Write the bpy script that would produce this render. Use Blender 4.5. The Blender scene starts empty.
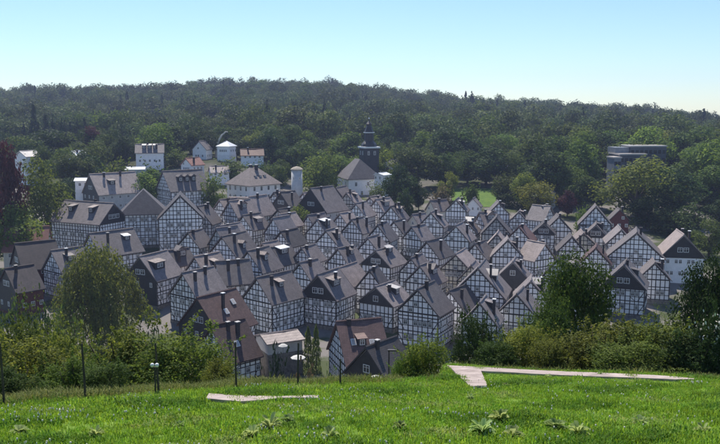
import bpy, math, random
import numpy as np
from mathutils import Vector, Matrix

# ------------------------------------------------------------------ camera, sky, sun, exposure
S = bpy.context.scene
COL = S.collection
F = 800.0                                   # focal length in pixels of a 720 px wide frame
PITCH = math.atan((222 - 110) / F)          # the horizon lies at row 110 of 444
cam_d = bpy.data.cameras.new('camera')
cam_d.sensor_width = 36.0
cam_d.lens = F / 720 * 36.0
cam_d.clip_start = 0.1
cam_d.clip_end = 6000
cam = bpy.data.objects.new('camera', cam_d)
COL.objects.link(cam)
cam.location = (0, 0, 0)
cam.rotation_euler = (math.pi / 2 - PITCH, 0, 0)
S.camera = cam

SUN_AZ = math.radians(-16)                  # from straight ahead, negative = to the left
SUN_EL = math.radians(56)
world = bpy.data.worlds.new('World')
S.world = world
world.use_nodes = True
wn = world.node_tree.nodes
wl = world.node_tree.links
wn.clear()
sky = wn.new('ShaderNodeTexSky')
sky.sky_type = 'NISHITA'
sky.sun_disc = False
sky.sun_elevation = SUN_EL
sky.sun_rotation = SUN_AZ
sky.altitude = 300
sky.air_density = 1.0
sky.dust_density = 0.1
sky.ozone_density = 2.5
bg = wn.new('ShaderNodeBackground')
bg.inputs['Strength'].default_value = 0.096
wo = wn.new('ShaderNodeOutputWorld')
wb = wn.new('ShaderNodeMix'); wb.data_type = 'RGBA'; wb.blend_type = 'MULTIPLY'      # the picture's cool white balance
wb.inputs['Factor'].default_value = 1.0
wb.inputs['B'].default_value = (.75, .85, .94, 1)
wl.new(sky.outputs[0], wb.inputs['A'])
wl.new(wb.outputs['Result'], bg.inputs[0])
wl.new(bg.outputs[0], wo.inputs[0])

sd = bpy.data.lights.new('sun', 'SUN')
sd.energy = 4.0
sd.angle = math.radians(0.53)
sd.color = (1.0, 0.93, 0.82)
sun = bpy.data.objects.new('sun', sd)
COL.objects.link(sun)
sv = Vector((math.sin(SUN_AZ) * math.cos(SUN_EL), math.cos(SUN_AZ) * math.cos(SUN_EL), math.sin(SUN_EL)))
sun.rotation_euler = sv.to_track_quat('Z', 'Y').to_euler()
sun.location = (0, 0, 80)

S.view_settings.view_transform = 'Standard'
S.view_settings.look = 'None'
S.view_settings.exposure = 0.66
S.view_settings.gamma = 1.0
S.view_settings.use_curve_mapping = False
S.render.engine = 'CYCLES'
S.cycles.use_denoising = True
S.cycles.max_bounces = 6
S.cycles.transparent_max_bounces = 4
S.cycles.volume_bounces = 0

rng = random.Random(11)
nrg = np.random.default_rng(5)

# ------------------------------------------------------------------ helpers
def ray(u, v):
    x = (u - 360) / F
    yy = (222 - v) / F
    dy = math.cos(PITCH) + yy * math.sin(PITCH)
    dz = -math.sin(PITCH) + yy * math.cos(PITCH)
    return x / dy, dz / dy                   # per metre of depth

def lerp_tab(tab, t):
    if t <= tab[0][0]:
        return tab[0][1]
    for (a, va), (b, vb) in zip(tab, tab[1:]):
        if t <= b:
            return va + (vb - va) * (t - a) / (b - a)
    return tab[-1][1]

TOWN = [(60, -44), (115, -44), (150, -43.8), (200, -38.5), (240, -34.5), (275, -30.5), (320, -27.2), (380, -25)]
SKYL = [(-0.62, 97), (-.45, 92.5), (-.36, 90), (-.28, 90), (-.2, 86), (-.12, 83.5), (-.03, 86), (.03, 92), (.08, 98),
        (.15, 101), (.22, 104), (.3, 109), (.38, 113), (.45, 119), (.62, 124)]
EYE, SLOPE = 1.7, 0.26

def crest(k):
    return lerp_tab([(-.6, 13.5), (-.45, 14.3), (-.25, 16.5), (-.1, 18.2), (.06, 18.8), (.104, 19), (.112, 24.3), (.15, 23.5), (.2, 22.6), (.25, 21.8), (.33, 20.7), (.4, 19.9), (.6, 19)], k)

def ground(x, y):
    yy = max(y, 0.5)
    k = max(-.9, min(.9, x / yy)) if y > 3 else 0.0
    yc = crest(k)
    bump = .03 * math.sin(x * .9 + 1.3) * math.sin(y * .7) + .02 * math.sin(x * 2.3 + y * 1.1)
    if y <= yc:
        return -EYE - SLOPE * y + bump
    zc = -EYE - SLOPE * yc
    d = y - yc
    zs = zc - (SLOPE * d + (.52 - SLOPE) * d * d / (d + 4)) + bump
    if y < 380:
        t = lerp_tab(TOWN, y)
    else:
        e = ray(360, lerp_tab(SKYL, x / y))[1]
        zr = e * 900 - 16.5
        f = min(1, (y - 380) / 520)
        f = f * f * (3 - 2 * f) * .55 + f * .45
        t = -25 + (zr + 25) * f
        if y > 900:
            t -= (y - 900) * .06
    if 270 < y < 480:                       # terrace of villas at the wood's foot
        t += 6 * math.exp(-((x / y + .2) / .13) ** 2) * min(1, (y - 270) / 55) * min(1, (480 - y) / 100)
    t += .8 * math.sin(x * .021 + 1) * math.sin(y * .017)
    return max(zs, t)

def at(u, v, y):
    dx, dz = ray(u, v)
    return Vector((dx * y, y, dz * y))

def solve(u, v, h, y0=20., y1=900., fromfar=False):
    """depth at which a point h above the ground is seen at pixel (u, v)"""
    dx, dz = ray(u, v)
    prev = None
    y = y0
    while y < y1:
        d = dz * y - (ground(dx * y, y) + h)
        if prev is not None and d <= 0 < prev:
            return y
        prev = d
        y += .25
    return y1

def setp(o, label=None, cat=None, group=None, kind=None):
    if label: o['label'] = label
    if cat: o['category'] = cat
    if group: o['group'] = group
    if kind: o['kind'] = kind
    return o

def empty(name, loc, rz=0., parent=None):
    o = bpy.data.objects.new(name, None)
    o.empty_display_size = .5
    COL.objects.link(o)
    o.location = loc
    o.rotation_euler = (0, 0, rz)
    o.parent = parent
    return o

def link(name, me, parent=None, loc=(0, 0, 0), rz=0., scale=(1, 1, 1)):
    o = bpy.data.objects.new(name, me)
    COL.objects.link(o)
    o.parent = parent
    o.location = loc
    o.rotation_euler = (0, 0, rz)
    o.scale = scale
    return o

class MB:
    def __init__(s):
        s.v, s.f, s.m = [], [], []
        s.mi = 0
    def poly(s, pts):
        n = len(s.v)
        s.v += [tuple(p) for p in pts]
        s.f.append(tuple(range(n, n + len(pts))))
        s.m.append(s.mi)
    def hexa(s, b, t):
        """b, t: four points each, counter-clockwise from above"""
        n = len(s.v)
        s.v += [tuple(p) for p in b] + [tuple(p) for p in t]
        for f in ((3, 2, 1, 0), (4, 5, 6, 7), (0, 1, 5, 4), (1, 2, 6, 5), (2, 3, 7, 6), (3, 0, 4, 7)):
            s.f.append(tuple(n + i for i in f))
            s.m.append(s.mi)
    def box(s, x0, x1, y0, y1, z0, z1):
        s.hexa([(x0, y0, z0), (x1, y0, z0), (x1, y1, z0), (x0, y1, z0)], [(x0, y0, z1), (x1, y0, z1), (x1, y1, z1), (x0, y1, z1)])
    def prism(s, prof, y0, y1):
        """profile in x,z (counter-clockwise seen from -y) extruded along y"""
        n, k = len(s.v), len(prof)
        s.v += [(x, y0, z) for x, z in prof] + [(x, y1, z) for x, z in prof]
        s.f.append(tuple(n + i for i in range(k)))
        s.f.append(tuple(n + k + i for i in reversed(range(k))))
        for i in range(k):
            j = (i + 1) % k
            s.f.append((n + j, n + i, n + k + i, n + k + j))
        s.m += [s.mi] * (k + 2)
    def tube(s, pts, rads, seg=7):
        n = len(s.v)
        for i, (p, r) in enumerate(zip(pts, rads)):
            p = Vector(p)
            d = Vector(pts[min(i + 1, len(pts) - 1)]) - Vector(pts[max(i - 1, 0)])
            d.normalize()
            a = d.orthogonal().normalized()
            b = d.cross(a)
            for q in range(seg):
                t = 2 * math.pi * q / seg
                s.v.append(tuple(p + (a * math.cos(t) + b * math.sin(t)) * r))
        for i in range(len(pts) - 1):
            for q in range(seg):
                r = (q + 1) % seg
                s.f.append((n + i * seg + q, n + i * seg + r, n + (i + 1) * seg + r, n + (i + 1) * seg + q))
                s.m.append(s.mi)
        s.f.append(tuple(n + q for q in reversed(range(seg))))
        s.m.append(s.mi)
        s.f.append(tuple(n + (len(pts) - 1) * seg + q for q in range(seg)))
        s.m.append(s.mi)
    def lathe(s, prof, seg=12, cx=0, cy=0, phase=0.):
        n = len(s.v)
        for r, z in prof:
            for q in range(seg):
                t = 2 * math.pi * q / seg + phase
                s.v.append((cx + r * math.cos(t), cy + r * math.sin(t), z))
        for i in range(len(prof) - 1):
            for q in range(seg):
                r = (q + 1) % seg
                s.f.append((n + i * seg + q, n + i * seg + r, n + (i + 1) * seg + r, n + (i + 1) * seg + q))
                s.m.append(s.mi)
        s.f.append(tuple(n + q for q in reversed(range(seg))))
        s.m.append(s.mi)
        s.f.append(tuple(n + (len(prof) - 1) * seg + q for q in range(seg)))
        s.m.append(s.mi)
    def mesh(s, name, mats, smooth=False):
        me = bpy.data.meshes.new(name)
        me.from_pydata(s.v, [], s.f)
        for m in (mats if isinstance(mats, (list, tuple)) else [mats]):
            me.materials.append(m)
        me.polygons.foreach_set('material_index', s.m)
        if smooth:
            me.polygons.foreach_set('use_smooth', [True] * len(s.f))
        me.update()
        return me
    def build(s, name, mats, parent=None, loc=(0, 0, 0), rz=0., smooth=False):
        return link(name, s.mesh(name, mats, smooth), parent, loc, rz)

# ------------------------------------------------------------------ materials
def nodes_of(name):
    m = bpy.data.materials.new(name)
    m.use_nodes = True
    nt = m.node_tree
    b = nt.nodes['Principled BSDF']
    return m, nt, b

def mat(name, c1, c2=None, scale=1.0, rough=.85, spec=.3, bump=0., bscale=None, objrand=0., coord='Object', detail=6., stretch=None, metal=0.):
    m, nt, b = nodes_of(name)
    N, L = nt.nodes, nt.links
    b.inputs['Roughness'].default_value = rough
    b.inputs['Specular IOR Level'].default_value = spec
    b.inputs['Metallic'].default_value = metal
    tc = N.new('ShaderNodeTexCoord')
    mp = N.new('ShaderNodeMapping')
    if stretch: mp.inputs['Scale'].default_value = stretch
    L.new(tc.outputs[coord], mp.inputs['Vector'])
    nz = N.new('ShaderNodeTexNoise')
    nz.inputs['Scale'].default_value = scale
    nz.inputs['Detail'].default_value = detail
    nz.inputs['Roughness'].default_value = .65
    oi = N.new('ShaderNodeObjectInfo')
    add = N.new('ShaderNodeVectorMath')
    L.new(mp.outputs[0], add.inputs[0])
    sc = N.new('ShaderNodeMath'); sc.operation = 'MULTIPLY'; sc.inputs[1].default_value = 37.
    L.new(oi.outputs['Random'], sc.inputs[0])
    L.new(sc.outputs[0], add.inputs[1])
    L.new(add.outputs[0], nz.inputs['Vector'])
    rp = N.new('ShaderNodeValToRGB')
    rp.color_ramp.elements[0].position = .32
    rp.color_ramp.elements[1].position = .68
    rp.color_ramp.elements[0].color = (*c1, 1)
    rp.color_ramp.elements[1].color = (*(c2 or c1), 1)
    L.new(nz.outputs['Fac'], rp.inputs['Fac'])
    out = rp.outputs['Color']
    if objrand:
        hs = N.new('ShaderNodeHueSaturation')
        mr = N.new('ShaderNodeMapRange')
        mr.inputs['To Min'].default_value = 1 - objrand
        mr.inputs['To Max'].default_value = 1 + objrand
        L.new(oi.outputs['Random'], mr.inputs['Value'])
        L.new(mr.outputs[0], hs.inputs['Value'])
        L.new(out, hs.inputs['Color'])
        out = hs.outputs['Color']
    L.new(out, b.inputs['Base Color'])
    if bump:
        n2 = N.new('ShaderNodeTexNoise')
        n2.inputs['Scale'].default_value = bscale or scale * 4
        n2.inputs['Detail'].default_value = 5
        L.new(mp.outputs[0], n2.inputs['Vector'])
        bp = N.new('ShaderNodeBump')
        bp.inputs['Strength'].default_value = bump
        bp.inputs['Distance'].default_value = .1
        L.new(n2.outputs['Fac'], bp.inputs['Height'])
        L.new(bp.outputs[0], b.inputs['Normal'])
    return m

def roof_mat(name, c1, c2, rough=.62, spec=.35):
    """slates: courses and single slates from a brick pattern, weather from noise"""
    m, nt, b = nodes_of(name)
    N, L = nt.nodes, nt.links
    b.inputs['Roughness'].default_value = rough
    b.inputs['Specular IOR Level'].default_value = spec
    tc = N.new('ShaderNodeTexCoord')
    sp = N.new('ShaderNodeSeparateXYZ')
    L.new(tc.outputs['Object'], sp.inputs[0])
    cb = N.new('ShaderNodeCombineXYZ')
    ad = N.new('ShaderNodeMath'); ad.operation = 'ADD'
    L.new(sp.outputs['X'], ad.inputs[0])
    L.new(sp.outputs['Y'], ad.inputs[1])
    L.new(ad.outputs[0], cb.inputs['X'])
    L.new(sp.outputs['Z'], cb.inputs['Y'])
    br = N.new('ShaderNodeTexBrick')
    br.inputs['Scale'].default_value = 1.0
    br.inputs['Brick Width'].default_value = .34
    br.inputs['Row Height'].default_value = .22
    br.inputs['Mortar Size'].default_value = .018
    br.inputs['Color1'].default_value = (.82, .82, .82, 1)
    br.inputs['Color2'].default_value = (1.15, 1.15, 1.15, 1)
    br.inputs['Mortar'].default_value = (.45, .45, .45, 1)
    L.new(cb.outputs[0], br.inputs['Vector'])
    oi = N.new('ShaderNodeObjectInfo')
    ml = N.new('ShaderNodeMath'); ml.operation = 'MULTIPLY'; ml.inputs[1].default_value = 53.
    L.new(oi.outputs['Random'], ml.inputs[0])
    va = N.new('ShaderNodeVectorMath')
    L.new(tc.outputs['Object'], va.inputs[0])
    L.new(ml.outputs[0], va.inputs[1])
    nz = N.new('ShaderNodeTexNoise')
    nz.inputs['Scale'].default_value = .8
    nz.inputs['Detail'].default_value = 9
    nz.inputs['Roughness'].default_value = .7
    L.new(va.outputs[0], nz.inputs['Vector'])
    rp = N.new('ShaderNodeValToRGB')
    rp.color_ramp.elements[0].position = .3
    rp.color_ramp.elements[1].position = .7
    rp.color_ramp.elements[0].color = (*c1, 1)
    rp.color_ramp.elements[1].color = (*c2, 1)
    L.new(nz.outputs['Fac'], rp.inputs['Fac'])
    mx = N.new('ShaderNodeMix'); mx.data_type = 'RGBA'; mx.blend_type = 'MULTIPLY'
    mx.inputs['Factor'].default_value = .8
    L.new(rp.outputs['Color'], mx.inputs['A'])
    L.new(br.outputs['Color'], mx.inputs['B'])
    hs = N.new('ShaderNodeHueSaturation')
    mr = N.new('ShaderNodeMapRange')
    mr.inputs['To Min'].default_value = .6
    mr.inputs['To Max'].default_value = 1.36
    L.new(oi.outputs['Random'], mr.inputs['Value'])
    L.new(mr.outputs[0], hs.inputs['Value'])
    L.new(mx.outputs['Result'], hs.inputs['Color'])
    L.new(hs.outputs['Color'], b.inputs['Base Color'])
    bp = N.new('ShaderNodeBump')
    bp.inputs['Strength'].default_value = .5
    bp.inputs['Distance'].default_value = .03
    L.new(br.outputs['Fac'], bp.inputs['Height'])
    L.new(bp.outputs[0], b.inputs['Normal'])
    return m

def leaf_mat(name, dark, light, trans=.32, objrand=.22):
    m = bpy.data.materials.new(name)
    m.use_nodes = True
    nt = m.node_tree
    N, L = nt.nodes, nt.links
    N.clear()
    out = N.new('ShaderNodeOutputMaterial')
    at_ = N.new('ShaderNodeAttribute')
    at_.attribute_name = 'tint'
    rp = N.new('ShaderNodeValToRGB')
    rp.color_ramp.elements[0].color = (*dark, 1)
    rp.color_ramp.elements[1].color = (*light, 1)
    L.new(at_.outputs['Fac'], rp.inputs['Fac'])
    oi = N.new('ShaderNodeObjectInfo')
    hs = N.new('ShaderNodeHueSaturation')
    mr = N.new('ShaderNodeMapRange')
    mr.inputs['To Min'].default_value = 1 - objrand
    mr.inputs['To Max'].default_value = 1 + objrand
    L.new(oi.outputs['Random'], mr.inputs['Value'])
    L.new(mr.outputs[0], hs.inputs['Value'])
    mh = N.new('ShaderNodeMath'); mh.operation = 'MULTIPLY'; mh.inputs[1].default_value = 7.31
    fr = N.new('ShaderNodeMath'); fr.operation = 'FRACT'
    L.new(oi.outputs['Random'], mh.inputs[0])
    L.new(mh.outputs[0], fr.inputs[0])
    m2 = N.new('ShaderNodeMapRange')
    m2.inputs['To Min'].default_value = .478
    m2.inputs['To Max'].default_value = .518
    L.new(fr.outputs[0], m2.inputs['Value'])
    L.new(m2.outputs[0], hs.inputs['Hue'])
    L.new(rp.outputs['Color'], hs.inputs['Color'])
    b = N.new('ShaderNodeBsdfPrincipled')
    b.inputs['Roughness'].default_value = .7
    b.inputs['Specular IOR Level'].default_value = .12
    L.new(hs.outputs['Color'], b.inputs['Base Color'])
    tr = N.new('ShaderNodeBsdfTranslucent')
    h2 = N.new('ShaderNodeHueSaturation')
    h2.inputs['Hue'].default_value = .485
    h2.inputs['Saturation'].default_value = 1.1
    h2.inputs['Value'].default_value = 1.25
    L.new(hs.outputs['Color'], h2.inputs['Color'])
    L.new(h2.outputs['Color'], tr.inputs['Color'])
    mx = N.new('ShaderNodeMixShader')
    mx.inputs[0].default_value = trans
    L.new(b.outputs[0], mx.inputs[1])
    L.new(tr.outputs[0], mx.inputs[2])
    L.new(mx.outputs[0], out.inputs['Surface'])
    return m

M = {}
M['plaster'] = mat('plaster', (.76, .755, .78), (.9, .89, .91), 1.3, .9, .2, .15, 9, .06)
M['plaster_cream'] = mat('plaster_cream', (.6, .55, .46), (.72, .66, .56), 1.1, .9, .2, .15, 9, .05)
M['plaster_grey'] = mat('plaster_grey', (.42, .42, .43), (.55, .55, .55), 1.1, .9, .2, .15, 9, .05)
M['timber'] = mat('timber', (.012, .011, .012), (.035, .03, .028), 3., .7, .3)
M['slate_wall'] = roof_mat('slate_wall', (.03, .03, .036), (.055, .053, .06), .5, .4)
M['roof_slate'] = roof_mat('roof_slate', (.135, .118, .12), (.23, .2, .2))
M['roof_dark'] = roof_mat('roof_dark', (.075, .066, .07), (.13, .115, .118))
M['roof_brown'] = roof_mat('roof_brown', (.1, .06, .055), (.175, .105, .097))
M['roof_red'] = roof_mat('roof_red', (.17, .075, .06), (.27, .125, .1))
M['roof_pale'] = roof_mat('roof_pale', (.2, .165, .155), (.33, .27, .255))
M['roof_black'] = roof_mat('roof_black', (.04, .032, .034), (.075, .06, .06))
M['stone'] = mat('stone', (.1, .095, .09), (.27, .25, .23), 2.2, .9, .2, .5, 6)
M['stone_pale'] = mat('stone_pale', (.3, .26, .21), (.45, .4, .33), 2.0, .9, .2, .5, 6)
M['white_paint'] = mat('white_paint', (.72, .72, .72), (.82, .82, .82), 3., .5, .4)
M['zinc_and_glare_white'] = mat('zinc_and_glare_white', (.72, .72, .72), (.85, .85, .85), 2., .35, .5)  # white metal; also holds painted sun glare on dormer roofs and chimney caps
M['zinc'] = mat('zinc', (.4, .38, .36), (.55, .5, .47), 2., .4, .5)
M['chimney'] = mat('chimney', (.03, .028, .03), (.07, .06, .06), 4., .8, .3, .3, 12)
M['red_brown'] = mat('red_brown', (.09, .03, .03), (.15, .05, .045), 3., .8, .3)
M['modern_dark'] = mat('modern_dark', (.045, .055, .075), (.075, .09, .115), .6, .45, .5)
M['modern_panel'] = mat('modern_panel', (.16, .18, .21), (.24, .26, .3), .8, .5, .5)
M['concrete'] = mat('concrete', (.24, .195, .18), (.48, .4, .375), 2.2, .9, .2, .3, 20)
M['iron'] = mat('iron', (.02, .02, .022), (.05, .045, .045), 6., .55, .4)
M['wood_post'] = mat('wood_post', (.05, .042, .036), (.13, .11, .09), 5., .9, .2, .5, 25, stretch=(8, 8, 1))
M['bark'] = mat('bark', (.03, .024, .02), (.085, .07, .055), 2.5, .95, .1, .6, 9, stretch=(3, 3, .7))
M['bark_pale'] = mat('bark_pale', (.42, .4, .37), (.6, .58, .53), 2.5, .9, .1, .3, 9)
M['canvas'] = mat('canvas', (.5, .49, .46), (.62, .6, .57), 2., .8, .2)
M['lawn'] = mat('lawn', (.07, .13, .03), (.13, .2, .045), .6, .95, .1, .4, 8)

gm, nt, gb = nodes_of('glass')
gb.inputs['Base Color'].default_value = (.018, .022, .03, 1)
gb.inputs['Roughness'].default_value = .12
gb.inputs['Specular IOR Level'].default_value = .6
M['glass'] = gm
gm, nt, gb = nodes_of('globe_glass')
gb.inputs['Base Color'].default_value = (.82, .82, .82, 1)
gb.inputs['Roughness'].default_value = .25
M['globe'] = gm

M['leaf_mid'] = leaf_mat('leaf_mid', (.034, .062, .018), (.105, .155, .036), .38)
M['leaf_dark'] = leaf_mat('leaf_dark', (.02, .04, .015), (.06, .098, .027))
M['leaf_light'] = leaf_mat('leaf_light', (.06, .105, .022), (.17, .23, .05), .42)
M['leaf_yellow'] = leaf_mat('leaf_yellow', (.09, .11, .022), (.23, .24, .055), .42)
M['leaf_red'] = leaf_mat('leaf_red', (.04, .016, .018), (.1, .035, .035), .25)
M['leaf_conifer'] = leaf_mat('leaf_conifer', (.012, .026, .015), (.03, .054, .024), .15)
M['leaf_forest'] = leaf_mat('leaf_forest', (.026, .046, .016), (.105, .14, .042), .28, .5)
M['leaf_bush'] = leaf_mat('leaf_bush', (.05, .075, .018), (.19, .23, .055), .45, .12)
M['leaf_dry'] = leaf_mat('leaf_dry', (.06, .05, .03), (.17, .14, .07), .3)
M['grass'] = leaf_mat('grass_blade', (.1, .2, .022), (.26, .42, .07), .45, .3)
M['grass_rough'] = leaf_mat('grass_rough', (.08, .12, .025), (.24, .25, .09), .4, .2)
M['grass_dark'] = leaf_mat('grass_dark', (.055, .13, .015), (.15, .28, .04), .4, .2)
M['grass_pale'] = leaf_mat('grass_pale', (.14, .2, .05), (.36, .45, .15), .4, .2)
M['weed'] = leaf_mat('weed_leaf', (.12, .2, .05), (.36, .45, .19), .4, .2)

# ground: meadow turf near, rough slope, then town gardens and lanes, forest soil
gm, nt, gb = nodes_of('ground')
N, L = nt.nodes, nt.links
gb.inputs['Roughness'].default_value = .95
gb.inputs['Specular IOR Level'].default_value = .1
geo = N.new('ShaderNodeNewGeometry')
sp = N.new('ShaderNodeSeparateXYZ')
L.new(geo.outputs['Position'], sp.inputs[0])
def nz(scale, c1, c2, p=.35, q=.65):
    n = N.new('ShaderNodeTexNoise'); n.inputs['Scale'].default_value = scale; n.inputs['Detail'].default_value = 8
    L.new(geo.outputs['Position'], n.inputs['Vector'])
    r = N.new('ShaderNodeValToRGB')
    r.color_ramp.elements[0].position = p; r.color_ramp.elements[1].position = q
    r.color_ramp.elements[0].color = (*c1, 1); r.color_ramp.elements[1].color = (*c2, 1)
    L.new(n.outputs['Fac'], r.inputs['Fac'])
    return r.outputs['Color']
def step(v, a, b):
    r = N.new('ShaderNodeMapRange'); r.inputs['From Min'].default_value = a; r.inputs['From Max'].default_value = b
    r.clamp = True
    L.new(v, r.inputs['Value'])
    return r.outputs[0]
def mix(f, a, b):
    r = N.new('ShaderNodeMix'); r.data_type = 'RGBA'
    L.new(f, r.inputs['Factor']); L.new(a, r.inputs['A']); L.new(b, r.inputs['B'])
    return r.outputs['Result']
turf = nz(1.3, (.08, .15, .018), (.16, .25, .04))
rough = nz(.6, (.05, .06, .025), (.11, .11, .045))
lane = nz(.09, (.07, .085, .04), (.19, .175, .165), .46, .54)
soil = nz(.2, (.03, .035, .018), (.055, .06, .03))
c = mix(step(sp.outputs['Y'], 24, 34), turf, rough)
c = mix(step(sp.outputs['Y'], 88, 100), c, lane)
c = mix(step(sp.outputs['Y'], 290, 340), c, soil)
L.new(c, gb.inputs['Base Color'])
M['ground'] = gm

# ------------------------------------------------------------------ ground
ys = [-40, -20, -8, -3, 0]
y = 0
while y < 1400:
    y += .5 if y < 60 else (3 if y < 400 else 14)
    ys.append(y)
ks = np.linspace(-1, 1, 141)
gv, gf = [], []
for y in ys:
    w = max(30, 1.0 * y + 30)
    for k in ks:
        x = w * k
        gv.append((x, y, ground(x, y)))
n = len(ks)
for i in range(len(ys) - 1):
    for j in range(n - 1):
        gf.append((i * n + j, i * n + j + 1, (i + 1) * n + j + 1, (i + 1) * n + j))
me = bpy.data.meshes.new('ground')
me.from_pydata(gv, [], gf)
me.materials.append(M['ground'])
me.polygons.foreach_set('use_smooth', [True] * len(gf))
setp(link('ground', me), kind='structure')

def ribbon(name, pts, lift, thick, m, sub=3):
    """closed slab over the ground; pts: list of (left x,y, right x,y) cross-sections"""
    secs = []
    for (a, b) in zip(pts, pts[1:]):
        for q in range(sub):
            t = q / sub
            secs.append([p + (r - p) * t for p, r in zip(a, b)])
    secs.append(list(pts[-1]))
    mb = MB()
    V = []
    for s_ in secs:
        zl, zr = ground(s_[0], s_[1]) + lift, ground(s_[2], s_[3]) + lift
        V.append(((s_[0], s_[1], zl), (s_[2], s_[3], zr), (s_[2], s_[3], zr - thick), (s_[0], s_[1], zl - thick)))
    for a, b in zip(V, V[1:]):
        for i in range(4):
            j = (i + 1) % 4
            mb.poly([a[i], a[j], b[j], b[i]])
    mb.poly(V[0]); mb.poly(V[-1][::-1])
    return setp(mb.build(name, m), kind='structure')

def gpt(u, v, h=0.):
    y = solve(u, v, h, 4., 60.)
    dx, dz = ray(u, v)
    return dx * y, y

# ------------------------------------------------------------------ foliage
def leaf_mesh(name, P, Nrm, size, tint, mats, trunk=None, aspect=.62, jitter=.35, droop=0.):
    """one diamond-shaped leaf (or spray of leaves) at each point"""
    n = len(P)
    r = np.random.default_rng(len(name) * 17 + n)
    nrm = Nrm + r.normal(0, .55, (n, 3))
    nrm /= np.linalg.norm(nrm, axis=1)[:, None] + 1e-9
    t = r.normal(0, 1, (n, 3))
    t[:, 2] -= droop
    t -= (t * nrm).sum(1)[:, None] * nrm
    t /= np.linalg.norm(t, axis=1)[:, None] + 1e-9
    b = np.cross(nrm, t)
    s = (size * (1 + r.uniform(-jitter, jitter, n)))[:, None]
    v = np.empty((n, 4, 3))
    v[:, 0] = P - t * s * .5
    v[:, 1] = P + b * s * aspect * .5 + t * s * .05 - nrm * s * .1
    v[:, 2] = P + t * s * .55 - nrm * s * .12
    v[:, 3] = P - b * s * aspect * .5 + t * s * .05 - nrm * s * .1
    verts = v.reshape(-1, 3)
    base = 0
    tv, tf = [], []
    if trunk:
        tv, tf = trunk.v, trunk.f
        base = len(tv)
    me = bpy.data.meshes.new(name)
    me.from_pydata(list(tv) + [tuple(x) for x in verts], [],
                   list(tf) + [(base + 4 * i, base + 4 * i + 1, base + 4 * i + 2, base + 4 * i + 3) for i in range(n)])
    for m in mats:
        me.materials.append(m)
    mi = [1] * len(tf) + [0] * n
    me.polygons.foreach_set('material_index', mi)
    a = me.attributes.new('tint', 'FLOAT', 'FACE')
    a.data.foreach_set('value', np.concatenate([np.zeros(len(tf)), tint]).astype(np.float32))
    return me

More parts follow.
